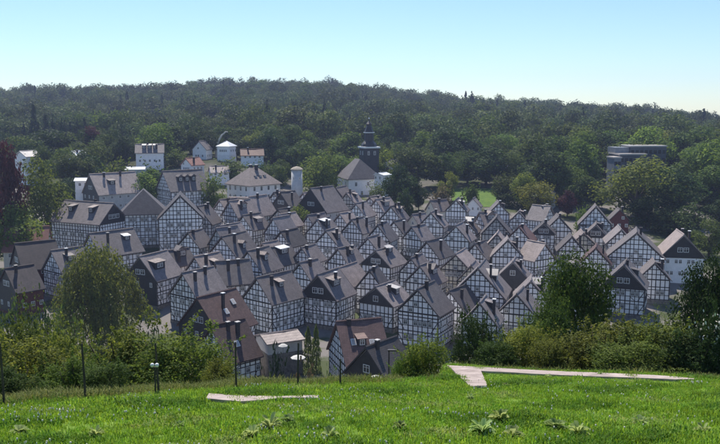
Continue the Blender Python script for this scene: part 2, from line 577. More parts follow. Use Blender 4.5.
def crown_points(kind, n, seed):
    """points in a unit crown: radius .5, z 0..1"""
    r = np.random.default_rng(seed)
    def lobes(cs, rs, n, shell=.5):
        w = rs ** 2
        idx = r.choice(len(cs), n, p=w / w.sum())
        d = r.normal(0, 1, (n, 3)); d /= np.linalg.norm(d, axis=1)[:, None]
        rad = rs[idx] * (shell + (1 - shell) * r.uniform(0, 1, n) ** .5) * (1 + .12 * r.normal(0, 1, n))
        p = cs[idx] + d * rad[:, None]
        tone = r.uniform(0, 1, len(cs))[idx]
        return p, d, tone
    if kind in ('round', 'tall', 'shrub', 'spread'):
        nl = {'round': 24, 'tall': 26, 'shrub': 30, 'spread': 28}[kind]
        c = r.normal(0, 1, (nl, 3)); c /= np.linalg.norm(c, axis=1)[:, None]
        q = r.uniform(.3, 1, nl) ** .6
        c *= (q * .33)[:, None]
        c[:, 2] = c[:, 2] * 1.15 + .5
        if kind == 'tall':
            c[:, :2] *= 1 - .35 * np.clip(c[:, 2:3] - .45, 0, 1) * 2
        if kind == 'shrub':
            c[:, 2] = np.abs(c[:, 2] - .32) * 1.05 + .1
        rs = r.uniform(.09, .2, nl)
        if kind == 'shrub':                 # uneven outline: many small tufts and upright sprigs on a few big lobes
            c2 = c[r.integers(0, nl, 46)] + r.normal(0, .1, (46, 3)); c2[:, 2] = np.abs(c2[:, 2])
            c, rs = np.concatenate([c, c2]), np.concatenate([rs * .9, r.uniform(.04, .09, 46)])
        p, d, tone = lobes(c, rs, n)
        if kind == 'shrub':
            ns = 70
            w = np.where(r.uniform(0, 1, n) < .13)[0]
            dd = r.normal(0, 1, (ns, 3)); dd[:, 2] = np.abs(dd[:, 2]) + .5; dd /= np.linalg.norm(dd, axis=1)[:, None]
            o_ = c[r.integers(0, len(c), ns)] + dd * .1
            k_ = r.integers(0, ns, len(w)); t_ = r.uniform(0, 1, len(w))
            p[w] = o_[k_] + dd[k_] * (t_ * .2)[:, None] + r.normal(0, .008, (len(w), 3))
        p[:, 2] = np.clip(p[:, 2], .02, 1.05)
    elif kind == 'conifer':
        z = 1 - r.uniform(0, 1, n) ** .6
        layer = np.floor(z * 13) / 13
        rad = (1 - z) * .5 * (1 - .45 * (z - layer) * 13) + .02
        th = r.uniform(0, 2 * math.pi, n)
        lob = .8 + .2 * np.sin(th * 5 + layer * 40)
        rr = rad * lob * r.uniform(.45, 1, n) ** .5
        p = np.stack([rr * np.cos(th), rr * np.sin(th), z - .04 * rr / .5], 1)
        d = np.stack([np.cos(th) * .4, np.sin(th) * .4, np.full(n, .8)], 1)
        tone = (np.sin(layer * 91) * .5 + .5)
    elif kind == 'thuja':
        z = r.uniform(0, 1, n)
        rad = .5 * np.clip(1.25 * (1 - z) ** .55, 0, 1) * (.85 + .15 * np.sin(z * 31))
        th = r.uniform(0, 2 * math.pi, n)
        rr = rad * r.uniform(.6, 1, n)
        p = np.stack([rr * np.cos(th), rr * np.sin(th), z], 1)
        d = np.stack([np.cos(th), np.sin(th), np.full(n, .3)], 1)
        tone = r.uniform(0, 1, n)
    elif kind == 'willow':
        ns = 420
        th0 = r.uniform(0, 2 * math.pi, ns); r0 = .5 * r.uniform(.05, 1, ns) ** .6 * (1 + .13 * np.sin(th0 * 5 + 1) + .08 * np.sin(th0 * 9))
        z0 = .97 - .9 * r0 ** 2 * 1.6 + r.normal(0, .03, ns)
        ln = r.uniform(.25, .9, ns) * z0
        idx = r.integers(0, ns, n)
        t = r.uniform(0, 1, n)
        rr = r0[idx] * (1 + .12 * t)
        p = np.stack([rr * np.cos(th0[idx]), rr * np.sin(th0[idx]), z0[idx] - ln[idx] * t], 1) + r.normal(0, .018, (n, 3))
        d = np.stack([np.cos(th0[idx]), np.sin(th0[idx]), .4 * np.ones(n)], 1)
        tone = r.uniform(0, 1, ns)[idx]
    elif kind == 'sparse':
        ns = 42
        th0 = r.uniform(0, 2 * math.pi, ns)
        lean = r.uniform(.05, .45, ns)
        idx = r.integers(0, ns, n)
        t = r.uniform(.12, 1, n)
        hgt = r.uniform(.6, 1, ns)[idx]
        rr = lean[idx] * t
        p = np.stack([rr * np.cos(th0[idx]), rr * np.sin(th0[idx]), t * hgt], 1) + r.normal(0, .025, (n, 3))
        d = r.normal(0, 1, (n, 3)); d[:, 2] = np.abs(d[:, 2])
        tone = r.uniform(0, 1, n)
    z0, z1 = np.percentile(p[:, 2], .3), np.percentile(p[:, 2], 99.7)
    p[:, 2] = (p[:, 2] - z0) / (z1 - z0)
    rq = np.percentile(np.hypot(p[:, 0], p[:, 1]), 97)
    p[:, :2] *= .5 / rq
    tint = np.clip(.25 + .5 * tone + r.normal(0, .16, n), 0, 1)
    up = d.copy(); up[:, 2] += .35
    return p, up, tint

def trunk_mb(kind, seed, base=-.12):
    r = random.Random(seed)
    mb = MB()
    if kind in ('shrub', 'sparse'):
        for i in range(9 if kind == 'shrub' else 16):
            a = r.uniform(0, 6.28); l = r.uniform(.1, .35)
            h = r.uniform(.45, .85)
            mb.tube([(0, 0, base), (l * .4 * math.cos(a), l * .4 * math.sin(a), h * .45), (l * math.cos(a), l * math.sin(a), h)], [.014, .01, .004], 5)
        return mb
    rt = .028 if kind != 'willow' else .035
    top = .62 if kind != 'conifer' else .97
    mb.tube([(0, 0, base), (.01, 0, .1), (-.01, .01, .35), (.005, 0, top)], [rt * 1.35, rt, rt * .75, rt * .25], 8)
    if kind not in ('conifer', 'thuja'):
        for i in range(7):
            a = i * 2.4 + r.uniform(-.4, .4); z = r.uniform(.18, .45); l = r.uniform(.2, .36)
            mb.tube([(0, 0, z), (l * .5 * math.cos(a), l * .5 * math.sin(a), z + .13), (l * math.cos(a), l * math.sin(a), z + r.uniform(.22, .4))],
                    [rt * .5, rt * .33, rt * .12], 5)
    return mb

_crowns = {}
def crown_mesh(kind, var, n, size, m):
    key = (kind, var, n, m)
    if key not in _crowns:
        p, d, t = crown_points(kind, n, hash((len(kind), var, n)) % 9999 + var * 31)
        _crowns[key] = leaf_mesh('crown_' + kind, p, d, size, t, [M[m]], None, .5 if kind in ('willow', 'conifer') else .65, droop=1.5 if kind == 'willow' else 0)
    return _crowns[key]
_trunks = {}
def trunk_mesh(kind, var, m='bark'):
    key = (kind, var, m)
    if key not in _trunks:
        _trunks[key] = trunk_mb(kind, var * 7 + 3).mesh('trunk_' + kind, M[m], True)
    return _trunks[key]

DEF = {'round': (4400, .055), 'tall': (4400, .05), 'spread': (2800, .055), 'conifer': (2200, .06), 'thuja': (1500, .08), 'willow': (5200, .04),
       'shrub': (2400, .065), 'sparse': (900, .05)}
def tree(name, cat, u, vtop, y, wpx, kind, leaf, label, group=None, n=None, size=None, var=None, h=None):
    dx, dz = ray(u, vtop)
    x = dx * y
    g = ground(x, y)
    h = h or max(1.0, dz * y - g)
    w = wpx / F * y
    var = rng.randrange(3) if var is None else var
    nn, ss = DEF[kind]
    root = empty(name, (x, y, g), rng.uniform(0, 6.28))
    setp(root, label, cat, group)
    c0 = .0 if kind in ('shrub', 'thuja', 'willow', 'sparse', 'conifer') else .12
    link('crown', crown_mesh(kind, var, n or nn, size or ss, leaf), root, (0, 0, h * c0), 0, (w * 1.06, w * 1.06, h * (1 - c0) / 1.02))
    link('trunk', trunk_mesh(kind, var), root, (0, 0, 0), 0, (max(w, h * .5), max(w, h * .5), h))
    return root

# GN instancing for what nobody could count
def scatter(name, pts, rot, scl, idx, protos):
    me = bpy.data.meshes.new(name)
    me.from_pydata([tuple(p) for p in pts], [], [])
    for nm, tp, arr in (('rz', 'FLOAT', rot), ('sc', 'FLOAT_VECTOR', scl), ('idx', 'INT', idx)):
        a = me.attributes.new(nm, tp, 'POINT')
        arr = np.asarray(arr)
        a.data.foreach_set('vector' if tp == 'FLOAT_VECTOR' else 'value', arr.astype(np.int32 if tp == 'INT' else np.float32).ravel())
    o = link(name, me)
    c = bpy.data.collections.new(name + '_source')
    for i, p in enumerate(protos):
        q = bpy.data.objects.new('%s_source_%02d' % (name, i), p)
        c.objects.link(q)
    ng = bpy.data.node_groups.new(name, 'GeometryNodeTree')
    ng.interface.new_socket('Geometry', in_out='INPUT', socket_type='NodeSocketGeometry')
    ng.interface.new_socket('Geometry', in_out='OUTPUT', socket_type='NodeSocketGeometry')
    N, L = ng.nodes, ng.links
    gi, go = N.new('NodeGroupInput'), N.new('NodeGroupOutput')
    m2p = N.new('GeometryNodeMeshToPoints')
    ip = N.new('GeometryNodeInstanceOnPoints')
    ci = N.new('GeometryNodeCollectionInfo')
    ci.inputs['Collection'].default_value = c
    ci.inputs['Separate Children'].default_value = True
    ci.inputs['Reset Children'].default_value = True
    ip.inputs['Pick Instance'].default_value = True
    def na(nm, tp):
        q = N.new('GeometryNodeInputNamedAttribute'); q.data_type = tp; q.inputs['Name'].default_value = nm
        return q.outputs['Attribute']
    cx = N.new('ShaderNodeCombineXYZ')
    L.new(na('rz', 'FLOAT'), cx.inputs['Z'])
    er = N.new('FunctionNodeEulerToRotation')
    L.new(cx.outputs[0], er.inputs[0])
    L.new(gi.outputs[0], m2p.inputs['Mesh'])
    L.new(m2p.outputs[0], ip.inputs['Points'])
    L.new(ci.outputs[0], ip.inputs['Instance'])
    L.new(na('idx', 'INT'), ip.inputs['Instance Index'])
    L.new(er.outputs[0], ip.inputs['Rotation'])
    L.new(na('sc', 'FLOAT_VECTOR'), ip.inputs['Scale'])
    L.new(ip.outputs[0], go.inputs[0])
    md = o.modifiers.new('scatter', 'NODES')
    md.node_group = ng
    return o

# far forest
def forest_proto(kind, var, n, size, m, c0):
    p, d, t = crown_points(kind, n, 400 + var * 13 + len(kind))
    p[:, 2] = c0 + p[:, 2] * (1 - c0)
    return leaf_mesh('forest_' + kind, p, d, size, t, [M[m], M['bark']], trunk_mb(kind, var), .7)
protos = [forest_proto('round', i, 1700, .06, 'leaf_forest', .15) for i in range(4)] + \
         [forest_proto('tall', i, 1500, .06, 'leaf_forest', .12) for i in range(3)] + \
         [forest_proto('conifer', i, 480, .12, 'leaf_conifer', .03) for i in range(2)] + \
         [forest_proto('round', 7, 1700, .06, 'leaf_mid', .15)]
fp, fr, fs, fi = [], [], [], []
y = 366.
while y < 935:
    stp = 12.2 if y < 780 else 10.
    x = -.66 * y
    while x < .66 * y:
        px, py = x + rng.uniform(-5.6, 5.6), y + rng.uniform(-5.6, 5.6)
        x += stp
        kk = px / py
        lim = 372 + 14 * math.sin(kk * 23) + (20 if kk < -.25 else 0)
        if py < lim or rng.random() < .05:
            continue
        clump = math.sin(px * .023 + 2) * math.sin(py * .031 + px * .011)
        con = (clump > .8 and py < 860) or rng.random() < .015
        i = rng.choice([7, 8]) if con else rng.choice([0, 1, 2, 3, 4, 5, 6, 0, 1, 4, 9])
        h = rng.choice([rng.uniform(10, 15), rng.uniform(14, 19), rng.uniform(17, 24)]) * (1.08 if con else 1) * (1 + .12 * math.sin(px * .05) * math.sin(py * .04))
        w = h * (rng.uniform(.34, .46) if con else rng.uniform(.75, 1.12))
        fp.append((px, py, ground(px, py) - .2)); fr.append(rng.uniform(0, 6.28)); fs.append((w, w, h)); fi.append(i)
    y += stp
o = scatter('forest', fp, fr, fs, fi, protos)
setp(o, 'dark wooded hillside filling the whole background below the sky', 'forest', kind='stuff')

# ------------------------------------------------------------------ houses
def window_mesh(w, h, name='window'):
    mb = MB()
    t = .09
    mb.box(-w / 2, w / 2, -.05, .02, -h / 2, -h / 2 + t)
    mb.box(-w / 2, w / 2, -.05, .02, h / 2 - t, h / 2)
    mb.box(-w / 2, -w / 2 + t, -.05, .02, -h / 2 + t, h / 2 - t)
    mb.box(w / 2 - t, w / 2, -.05, .02, -h / 2 + t, h / 2 - t)
    mb.box(-.03, .03, -.04, .01, -h / 2 + t, h / 2 - t)
    mb.box(-w / 2 + t, -.03, -.038, .008, h * .14, h * .14 + .05)
    mb.box(.03, w / 2 - t, -.038, .008, h * .14, h * .14 + .05)
    return mb.mesh(name, M['white_paint'])
def pane_mesh(w, h):
    mb = MB()
    mb.box(-w / 2 + .08, w / 2 - .08, -.012, .0, -h / 2 + .08, h / 2 - .08)
    return mb.mesh('pane', M['glass'])
WIN = {}
def put_window(parent, x, y, z, rz, w=.88, h=1.12):
    key = (round(w, 2), round(h, 2))
    if key not in WIN:
        WIN[key] = (window_mesh(w, h), pane_mesh(w, h))
    o = link('window', WIN[key][0], parent, (x, y, z), rz)
    link('pane', WIN[key][1], o)
    return o

def beam(mb, o, s, n, s0, t0, s1, t1, w, d=.045, back=.03):
    """a beam on a wall plane: o origin, s horizontal unit vector, n outward normal; from (s0,t0) to (s1,t1)"""
    a = Vector((s1 - s0, t1 - t0)); l = a.length
    if l < .05: return
    a /= l
    b = Vector((-a.y, a.x)) * w / 2
    z = Vector((0, 0, 1))
    def P(q, r, e):
        return o + s * q + z * r + n * e
    pts = [(s0 - b.x, t0 - b.y), (s1 - b.x, t1 - b.y), (s1 + b.x, t1 + b.y), (s0 + b.x, t0 + b.y)]
    mb.hexa([P(q, r, -back) for q, r in pts], [P(q, r, d) for q, r in pts])

def face_timber(mb, o, s, n, width, base, floors, eave, rise, rnd, gable=True, bw=.175, gtop=None):
    """half-timbering of one wall; s runs from -width/2 to width/2"""
    nb = max(3, round(width / .96))
    xs = [-width / 2 + .11 + (width - .22) * i / nb + (rnd.uniform(-.09, .09) if 0 < i < nb else 0) for i in range(nb + 1)]
    rails = []
    for i, z in enumerate(floors):
        rails.append(z)
        nxt = floors[i + 1] if i + 1 < len(floors) else eave
        if nxt - z > 1.8:
            rails += [z + .98, z + 2.12]
    rails.append(eave - .1)
    for z in rails:
        beam(mb, o, s, n, -width / 2, z, width / 2, z, bw if z in floors else bw * .8, .05)
    for x in xs:
        beam(mb, o, s, n, x, base, x + rnd.uniform(-.03, .03), eave - .1, bw * rnd.uniform(.8, 1.15), .04)
    for z, nxt in zip(floors, floors[1:] + [eave]):       # corner braces
        if nxt - z > 1.8:
            for sg in (-1, 1):
                if rnd.random() < .8:
                    beam(mb, o, s, n, sg * (width / 2 - .15), z + 2.0, sg * (width / 2 - .15 - 1.15), z + .12, bw * .8, .035)
    for z, nxt in zip(floors, floors[1:] + [eave]):       # odd braces in single panels
        if nxt - z > 1.8:
            for a, b in zip(xs, xs[1:]):
                if rnd.random() < .13:
                    lo, hi = (z + .1, z + .9) if rnd.random() < .6 else (z + 2.2, nxt - .15)
                    if rnd.random() < .5: lo, hi = hi, lo
                    beam(mb, o, s, n, a, lo, b, hi, bw * .6, .03)
    if gable:
        k = rise / (width / 2)
        z = eave
        lv = 0
        while z + 1.0 < eave + rise:
            half = (eave + rise - z) / k - .12
            if gtop is None or z >= gtop:
                beam(mb, o, s, n, -half, z, half, z, bw * .9, .05)
            z += 1.08
            lv += 1
        for x in xs:
            top = eave + rise - abs(x) * k - .2
            b0 = eave if gtop is None else max(eave, gtop)
            if top > b0 + .3:
                beam(mb, o, s, n, x, b0, x, top, bw * .9, .04)
        for sg in (-1, 1):                               # sloping edge beams
            if gtop is None:
                beam(mb, o, s, n, sg * (width / 2 - .1), eave + .05, sg * .05, eave + rise - .25, bw * .8, .048)
    return xs

def gable_roof(W, L, He, rise, oh=.42, og=.38, t=.22, m=None, rnd=None, flare=0.):
    """solid saddle roof with a slightly sagging, uneven ridge"""
    mb = MB()
    k = rise / (W / 2)
    seg = 5
    rows = []
    for i in range(seg + 1):
        y = -og + (L + 2 * og) * i / seg
        f = i / seg
        sag = -.1 * math.sin(math.pi * f) + rnd.uniform(-.035, .035)
        e = rnd.uniform(-.03, .03)
        xo = W / 2 + oh
        ze = He - oh * k + flare + e
        rows.append([(-xo, y, ze), (0, y, He + rise + sag), (xo, y, ze), (xo, y, ze - t), (0, y, He + rise + sag - t * 1.35), (-xo, y, ze - t)])
    for a, b in zip(rows, rows[1:]):
        for i in range(6):
            j = (i + 1) % 6
            mb.poly([a[i], b[i], b[j], a[j]])
    mb.poly([rows[0][i] for i in (0, 1, 4, 5)][::-1]); mb.poly([rows[0][i] for i in (1, 2, 3, 4)][::-1])
    mb.poly([rows[-1][i] for i in (0, 1, 4, 5)]); mb.poly([rows[-1][i] for i in (1, 2, 3, 4)])
    # ridge capping
    mb.prism([(-.16, He + rise - .02), (0, He + rise - .1), (.16, He + rise - .02), (0, He + rise + .13)], -og + .02, L + og - .02)
    return mb

def hip_roof(W, L, He, rise, fi, bi, oh=.45, t=.2, half=0.):
    """hipped roof: ridge inset fi in front and bi behind"""
    mb = MB()
    k = rise / (W / 2)
    xo, z0 = W / 2 + oh, He - oh * k * .7
    y0, y1 = -oh, L + oh
    zt = He + rise
    A, B, C, D = (-xo, y0, z0), (xo, y0, z0), (xo, y1, z0), (-xo, y1, z0)
    R0, R1 = (0, fi, zt), (0, L - bi, zt)
    mb.poly([A, B, R0]); mb.poly([B, C, R1, R0]); mb.poly([C, D, R1]); mb.poly([D, A, R0, R1])
    dn = lambda p: (p[0], p[1], p[2] - t)
    for p, q in ((A, B), (B, C), (C, D), (D, A)):
        mb.poly([dn(p), dn(q), q, p])
    mb.poly([dn(D), dn(C), dn(B), dn(A)])
    return mb

def chimney(root, x, y, z0, z1, w=.62, cap='zinc_and_glare_white', m='chimney'):
    mb = MB()
    mb.box(-w / 2, w / 2, -w * .6, w * .6, z0, z1)
    mb.box(-w / 2 - .05, w / 2 + .05, -w * .6 - .05, w * .6 + .05, z1 - .35, z1 - .2)
    c = mb.build('chimney', M[m], root, (x, y, 0))
    mb = MB()
    mb.box(-w / 2 - .09, w / 2 + .09, -w * .6 - .09, w * .6 + .09, z1 + .003, z1 + .12)
    mb.build('chimney_cap', M[cap], c)  # pale cap colours paint in the sun glare on chimney tops
    return c

def shed_dormer(root, W, He, rise, side, y, x, w, h, roofm, wallm='slate_wall', win=True, gabled=False):
    """dormer on the roof slope: side +1 right, -1 left; x distance of its front from the ridge"""
    k = rise / (W / 2)
    zf = He + rise - x * k                      # roof surface at the dormer's front
    top = zf + h
    xb = max(.25, (He + rise - top) / k - .25)
    r = empty('dormer', (0, y, 0), 0, root)
    mb = MB()
    f = lambda a: a * side
    pts = [(f(x), zf - .15), (f(x), top), (f(xb), top), (f(xb), zf + (x - xb) * k - .2)]
    if side < 0: pts = pts[::-1]
    pts = pts if side > 0 else pts
    mb.prism([(f(x), zf - .3), (f(x), top), (f(xb), top + .1)] if side > 0 else [(f(xb), top + .1), (f(x), top), (f(x), zf - .3)], -w / 2, w / 2)
    mb.build('dormer_wall', M[wallm], r)
    mb = MB()
    o = .25
    if gabled:
        for sg in (-1, 1):
            mb.hexa([(f(x + o), sg * (w / 2 + .2), top - .05), (f(x + o), 0, top + w * .42), (f(xb - .9), 0, top + w * .42), (f(xb - .2), sg * (w / 2 + .2), top - .05)],
                    [(f(x + o), sg * (w / 2 + .2), top + .1), (f(x + o), 0, top + w * .42 + .15), (f(xb - .9), 0, top + w * .42 + .15), (f(xb - .2), sg * (w / 2 + .2), top + .1)])
        mb.poly([(f(x + .02), -w / 2, top), (f(x + .02), w / 2, top), (f(x + .02), 0, top + w * .4)])
    else:
        za, zb = top - .02, top + .4
        xa, xc = x + o, max(.12, xb - .5)
        b = [(f(xa), -w / 2 - .2, za), (f(xa), w / 2 + .2, za), (f(xc), w / 2 + .2, zb), (f(xc), -w / 2 - .2, zb)]
        mb.hexa(b, [(p[0], p[1], p[2] + .12) for p in b])
    mb.build('dormer_roof', M[roofm], r)
    if win:
        nwin = max(1, int(w / 1.1))
        for i in range(nwin):
            yy = (i - (nwin - 1) / 2) * 1.0
            put_window(r, f(x + .02), yy, zf + h * .55, math.pi / 2 * side, .8, min(.95, h * .75))
    return r

def skylight(root, W, He, rise, y, x, w=.8, h=1.1):
    k = rise / (W / 2)
    n = Vector((k, 0, 1)).normalized(); t = Vector((1, 0, -k)).normalized()
    c = Vector((x, y, He + rise - x * k)) + n * .02
    mb = MB()
    j = Vector((0, 1, 0))
    b = [c - t * h / 2 - j * w / 2, c + t * h / 2 - j * w / 2, c + t * h / 2 + j * w / 2, c - t * h / 2 + j * w / 2]
    mb.hexa(b, [p + n * .12 for p in b])
    o = mb.build('skylight', M['zinc_and_glare_white'], root)
    mb = MB()
    b = [c - t * (h / 2 - .1) - j * (w / 2 - .1), c + t * (h / 2 - .1) - j * (w / 2 - .1), c + t * (h / 2 - .1) + j * (w / 2 - .1), c - t * (h / 2 - .1) + j * (w / 2 - .1)]
    mb.hexa([p + n * .06 for p in b], [p + n * .135 for p in b])
    mb.build('pane', M['zinc'], o)

HOUSES = []
LSC = .8
WSC = .74
def house(u, v, W, yaw, L, label, He=6.6, pitch=47, gable='t', roof='roof_slate', wall='plaster', chim=1, dorm=(), lights=(), y=None, timber=True,
          name='half_timbered_house', group='half-timbered houses of the old town', sidewin=True, seed=None, gwin=None, base=.75, hip=None, leftwin=False, cat='house', q=None):
    q = WSC if q is None else q
    L = L * LSC * q
    W = W * q
    He = He * (.45 + .55 * q)
    rnd = random.Random(seed if seed is not None else int(u * 7 + v * 13))
    rise = W / 2 * math.tan(math.radians(pitch))
    H = He + rise
    y = y or solve(u, v, H, 95., 420.)
    dx, dz = ray(u, v)
    x = dx * y
    gz = dz * y - H
    root = empty(name, (x, y, gz), -math.radians(yaw))
    setp(root, label, cat, group)
    HOUSES.append((root, x, y, yaw, W, L, H))
    # plinth reaches into the slope
    mb = MB(); mb.box(-W / 2 - .07, W / 2 + .07, -.07, L + .07, -6.5, base); mb.build('plinth', M['stone' if timber or wall == 'plaster_grey' else wall], root)
    mb = MB(); He_, He = He, He - .34
    if hip is None:
        mb.prism([(-W / 2, base + .003), (W / 2, base + .003), (W / 2, He), (0, He + rise - .06), (-W / 2, He)], 0, L)
    else:
        mb.box(-W / 2, W / 2, 0, L, base + .003, He)
    mb.build('wall', M[wall], root)
    rm = M[roof]
    if hip is None:
        gable_roof(W, L, He_, rise, m=rm, rnd=rnd, flare=.0).build('roof', rm, root)
    else:
        hip_roof(W, L, He_, rise, hip[0], hip[1]).build('roof', rm, root)
    floors = [base + .12]
    while floors[-1] + 2.75 < He - .6:
        floors.append(floors[-1] + 2.75)
    z3 = Vector((0, 0, 0))
    if timber:
        mb = MB()
        X, Y = Vector((1, 0, 0)), Vector((0, 1, 0))
        xs = face_timber(mb, z3, X, -Y, W, base, floors, He, rise, rnd, gable=(gable == 't' and hip is None))
        ysd = face_timber(mb, Vector((W / 2, L / 2, 0)), Y, X, L, base, floors, He, 0, rnd, gable=False)
        face_timber(mb, Vector((-W / 2, L / 2, 0)), -Y, -X, L, base, floors, He, 0, rnd, gable=False)
        mb.build('timber_frame', M['timber'], root)
    else:
        nb = max(3, round(W / .96)); xs = [-W / 2 + .11 + (W - .22) * i / nb for i in range(nb + 1)]
        nb = max(3, round(L / .96)); ysd = [-L / 2 + .11 + (L - .22) * i / nb for i in range(nb + 1)]
    if gable in ('s', 'd') and hip is None:     # slate-hung gable, 'd' the whole front
        mb = MB()
        zb = He - .25 if gable == 's' else base
        hw = W / 2 + .02
        mb.prism([(-hw, zb), (hw, zb), (hw, He), (0, He + rise - .2), (-hw, He)], -.11, -.052)
        mb.build('slate_gable', M['slate_wall'], root)
    # windows
    proud = -.045
    for i, z in enumerate(floors):
        nxt = floors[i + 1] if i + 1 < len(floors) else He
        if nxt - z < 1.9: continue
        nb = len(xs) - 1
        cells = [c for c in range(1, nb - 1) if (c + i + (rnd.random() < .12)) % 3 != 0] if nb > 5 else list(range(0, nb, 2))
        if gable == 'd': cells = cells[::2]
        for c_ in cells:
            put_window(root, (xs[c_] + xs[c_ + 1]) / 2, proud - (.07 if gable == 'd' else 0), z + 1.55, 0, min(.84, (xs[c_ + 1] - xs[c_]) - .2), 1.0)
        if leftwin:
            nb = len(ysd) - 1
            for c_ in range(1, nb - 1):
                if c_ % 3:
                    put_window(root, -W / 2 + proud, L / 2 - (ysd[c_] + ysd[c_ + 1]) / 2, z + 1.55, -math.pi / 2, .84, 1.0)
        if sidewin:
            nb = len(ysd) - 1
            for c_ in range(1, nb, 3 if i else 2):
                put_window(root, W / 2 - proud, L / 2 + (ysd[c_] + ysd[c_ + 1]) / 2, z + 1.55, math.pi / 2, .84, 1.0)
    zz = He + .54
    k = rise / (W / 2)
    off = -.075 if gable in ('s', 'd') else 0
    gw = gwin if gwin is not None else (2 if gable in ('s', 'd') else (2 if W > 8 else 1))
    step_ = xs[1] - xs[0]
    if hip is not None:
        pass
    elif gable in ('s', 'd'):
        for i in range(gw):
            put_window(root, (i - (gw - 1) / 2) * 1.35, proud + off, He + rise * .33, 0, 1.15, 1.15)
    else:
        mid = [i for i in range(len(xs) - 1) if abs((xs[i] + xs[i + 1]) / 2) < 1.9 and (i % 2 == rnd.randrange(2))][:gw]
        for i in mid:
            put_window(root, (xs[i] + xs[i + 1]) / 2, proud, zz, 0, xs[i + 1] - xs[i] - .2, .85)
        if rise > 4.2:
            i = len(xs) // 2 - 1
            put_window(root, (xs[i] + xs[i + 1]) / 2, proud, zz + 1.08, 0, xs[i + 1] - xs[i] - .2, .82)
    He = He_
    for i in range(chim):
        cx = rnd.choice([.5, .9, 1.6, 2.2]); cy = L * (rnd.uniform(.2, .45) if i == 0 else rnd.uniform(.6, .8))
        zr = He + rise - cx * k
        chimney(root, cx, cy, zr - .6, He + rise + rnd.uniform(.3, .9) - cx * .25, rnd.uniform(.4, .52), rnd.choice(['zinc_and_glare_white', 'zinc', 'chimney', 'zinc']))
    if not dorm and timber and chim and rnd.random() < .38:
        dorm = [dict(y=rnd.uniform(.4, .62), x=rnd.uniform(.5, .68), w=rnd.choice([1.3, 1.6, 2.4]), h=rnd.uniform(1., 1.3), roof=rnd.choice([roof, roof, 'roof_pale', 'zinc']), g=rnd.random() < .35)]
    for d in dorm:
        shed_dormer(root, W, He, rise, d.get('side', 1), d['y'] * L, d['x'] * W / 2, d['w'], d.get('h', 1.3), d.get('roof', 'roof_pale'), gabled=d.get('g', False))
    for (fy, fx) in lights:
        skylight(root, W, He, rise, fy * L, fx * W / 2)
    return root

hs = 'half-timbered house'
D1 = lambda roof='roof_pale', y=.5, x=.62, w=2.4, **k: dict(y=y, x=x, w=w, roof=roof, **k)
# back row, from the left
house(90, 174, 11, 46, 19, 'long slate-gabled house with brown roof behind the left timbered mansions', gable='d', roof='roof_pale', chim=2, dorm=[D1('roof_dark', .38, .6, 2.0)], wall='plaster_grey', timber=False, q=1)
house(163, 171, 11, 52, 17, 'large half-timbered house with three dark dormers in its long roof', dorm=[D1('roof_dark', .33, .62, 1.5, h=1.7, g=True), D1('roof_dark', .5, .62, 1.5, h=1.7, g=True), D1('roof_dark', .67, .62, 1.5, h=1.7, g=True)], chim=0, q=1)
house(311, 188, 12, 38, 12, 'slate-gabled house with wide roof below the round white tower', gable='d', chim=1, timber=False, wall='plaster_grey', q=1)
house(281, 192, 7.6, 40, 7, 'dark-roofed house between the villa and the slate-gabled house', roof='roof_dark', gable='d', timber=False, q=1)
house(356, 203, 9, 28, 10, 'half-timbered house with narrow gable directly below the white church')
house(376, 199, 9, 40, 11, 'half-timbered house with brown roof right of the church foot', roof='roof_pale', dorm=[D1('roof_dark', .4)])
house(391, 206, 9, 26, 9, 'half-timbered house below the dark tree right of the church', chim=2)
house(413, 214, 7, 48, 8, 'small cream-walled house between two timbered gables right of the church', wall='plaster_cream', timber=False, gable='p', He=5)
house(431, 200, 7, 62, 9, 'cream-fronted house with pinkish roof below the reddish shrub', wall='plaster_cream', timber=False, roof='roof_pale', gable='p')
house(431, 212, 9.5, 18, 10, 'half-timbered house with broad grid gable below the cream-fronted house')
house(456, 199, 8.5, 15, 10, 'half-timbered house with bluish gable at the left end of the lawn strip')
house(473, 198, 6, 18, 6, 'tiny white gabled house peeping over the roofs under the lawn strip', He=4, timber=False, gable='p', chim=0)
house(480, 212, 8, 68, 8, 'house with pinkish sunlit roof below the tiny white gabled house', roof='roof_pale', chim=2)
house(499, 202, 8.5, 4, 9, 'tall white half-timbered house facing straight out below the clipped hedge')
house(519, 226, 9, 23, 10, 'half-timbered house with brown roof below right of the tall white house', roof='roof_brown')
house(519, 211, 7.5, 16, 8, 'small timbered house under the round tree at the upper right edge', He=5)
house(550, 206, 9, -48, 9, 'grey-roofed house turned to the right behind the blue-white gable', chim=1)
house(559, 216, 9.5, 8, 10, 'half-timbered house with bluish gable left of the tallest right-hand gable', chim=1)
house(596, 206, 11.5, 14, 11, 'tallest half-timbered gable under the dark trees at the right', pitch=49, He=7.6, chim=0)
house(620, 209, 7, 8, 7, 'dark red timbered house with white corners under the right-hand trees', wall='red_brown', timber=False, gable='p', He=5.2, roof='roof_dark')
house(340, 213, 8.5, 34, 9, 'half-timbered house left of the narrow gable below the church', chim=1, roof='roof_pale')
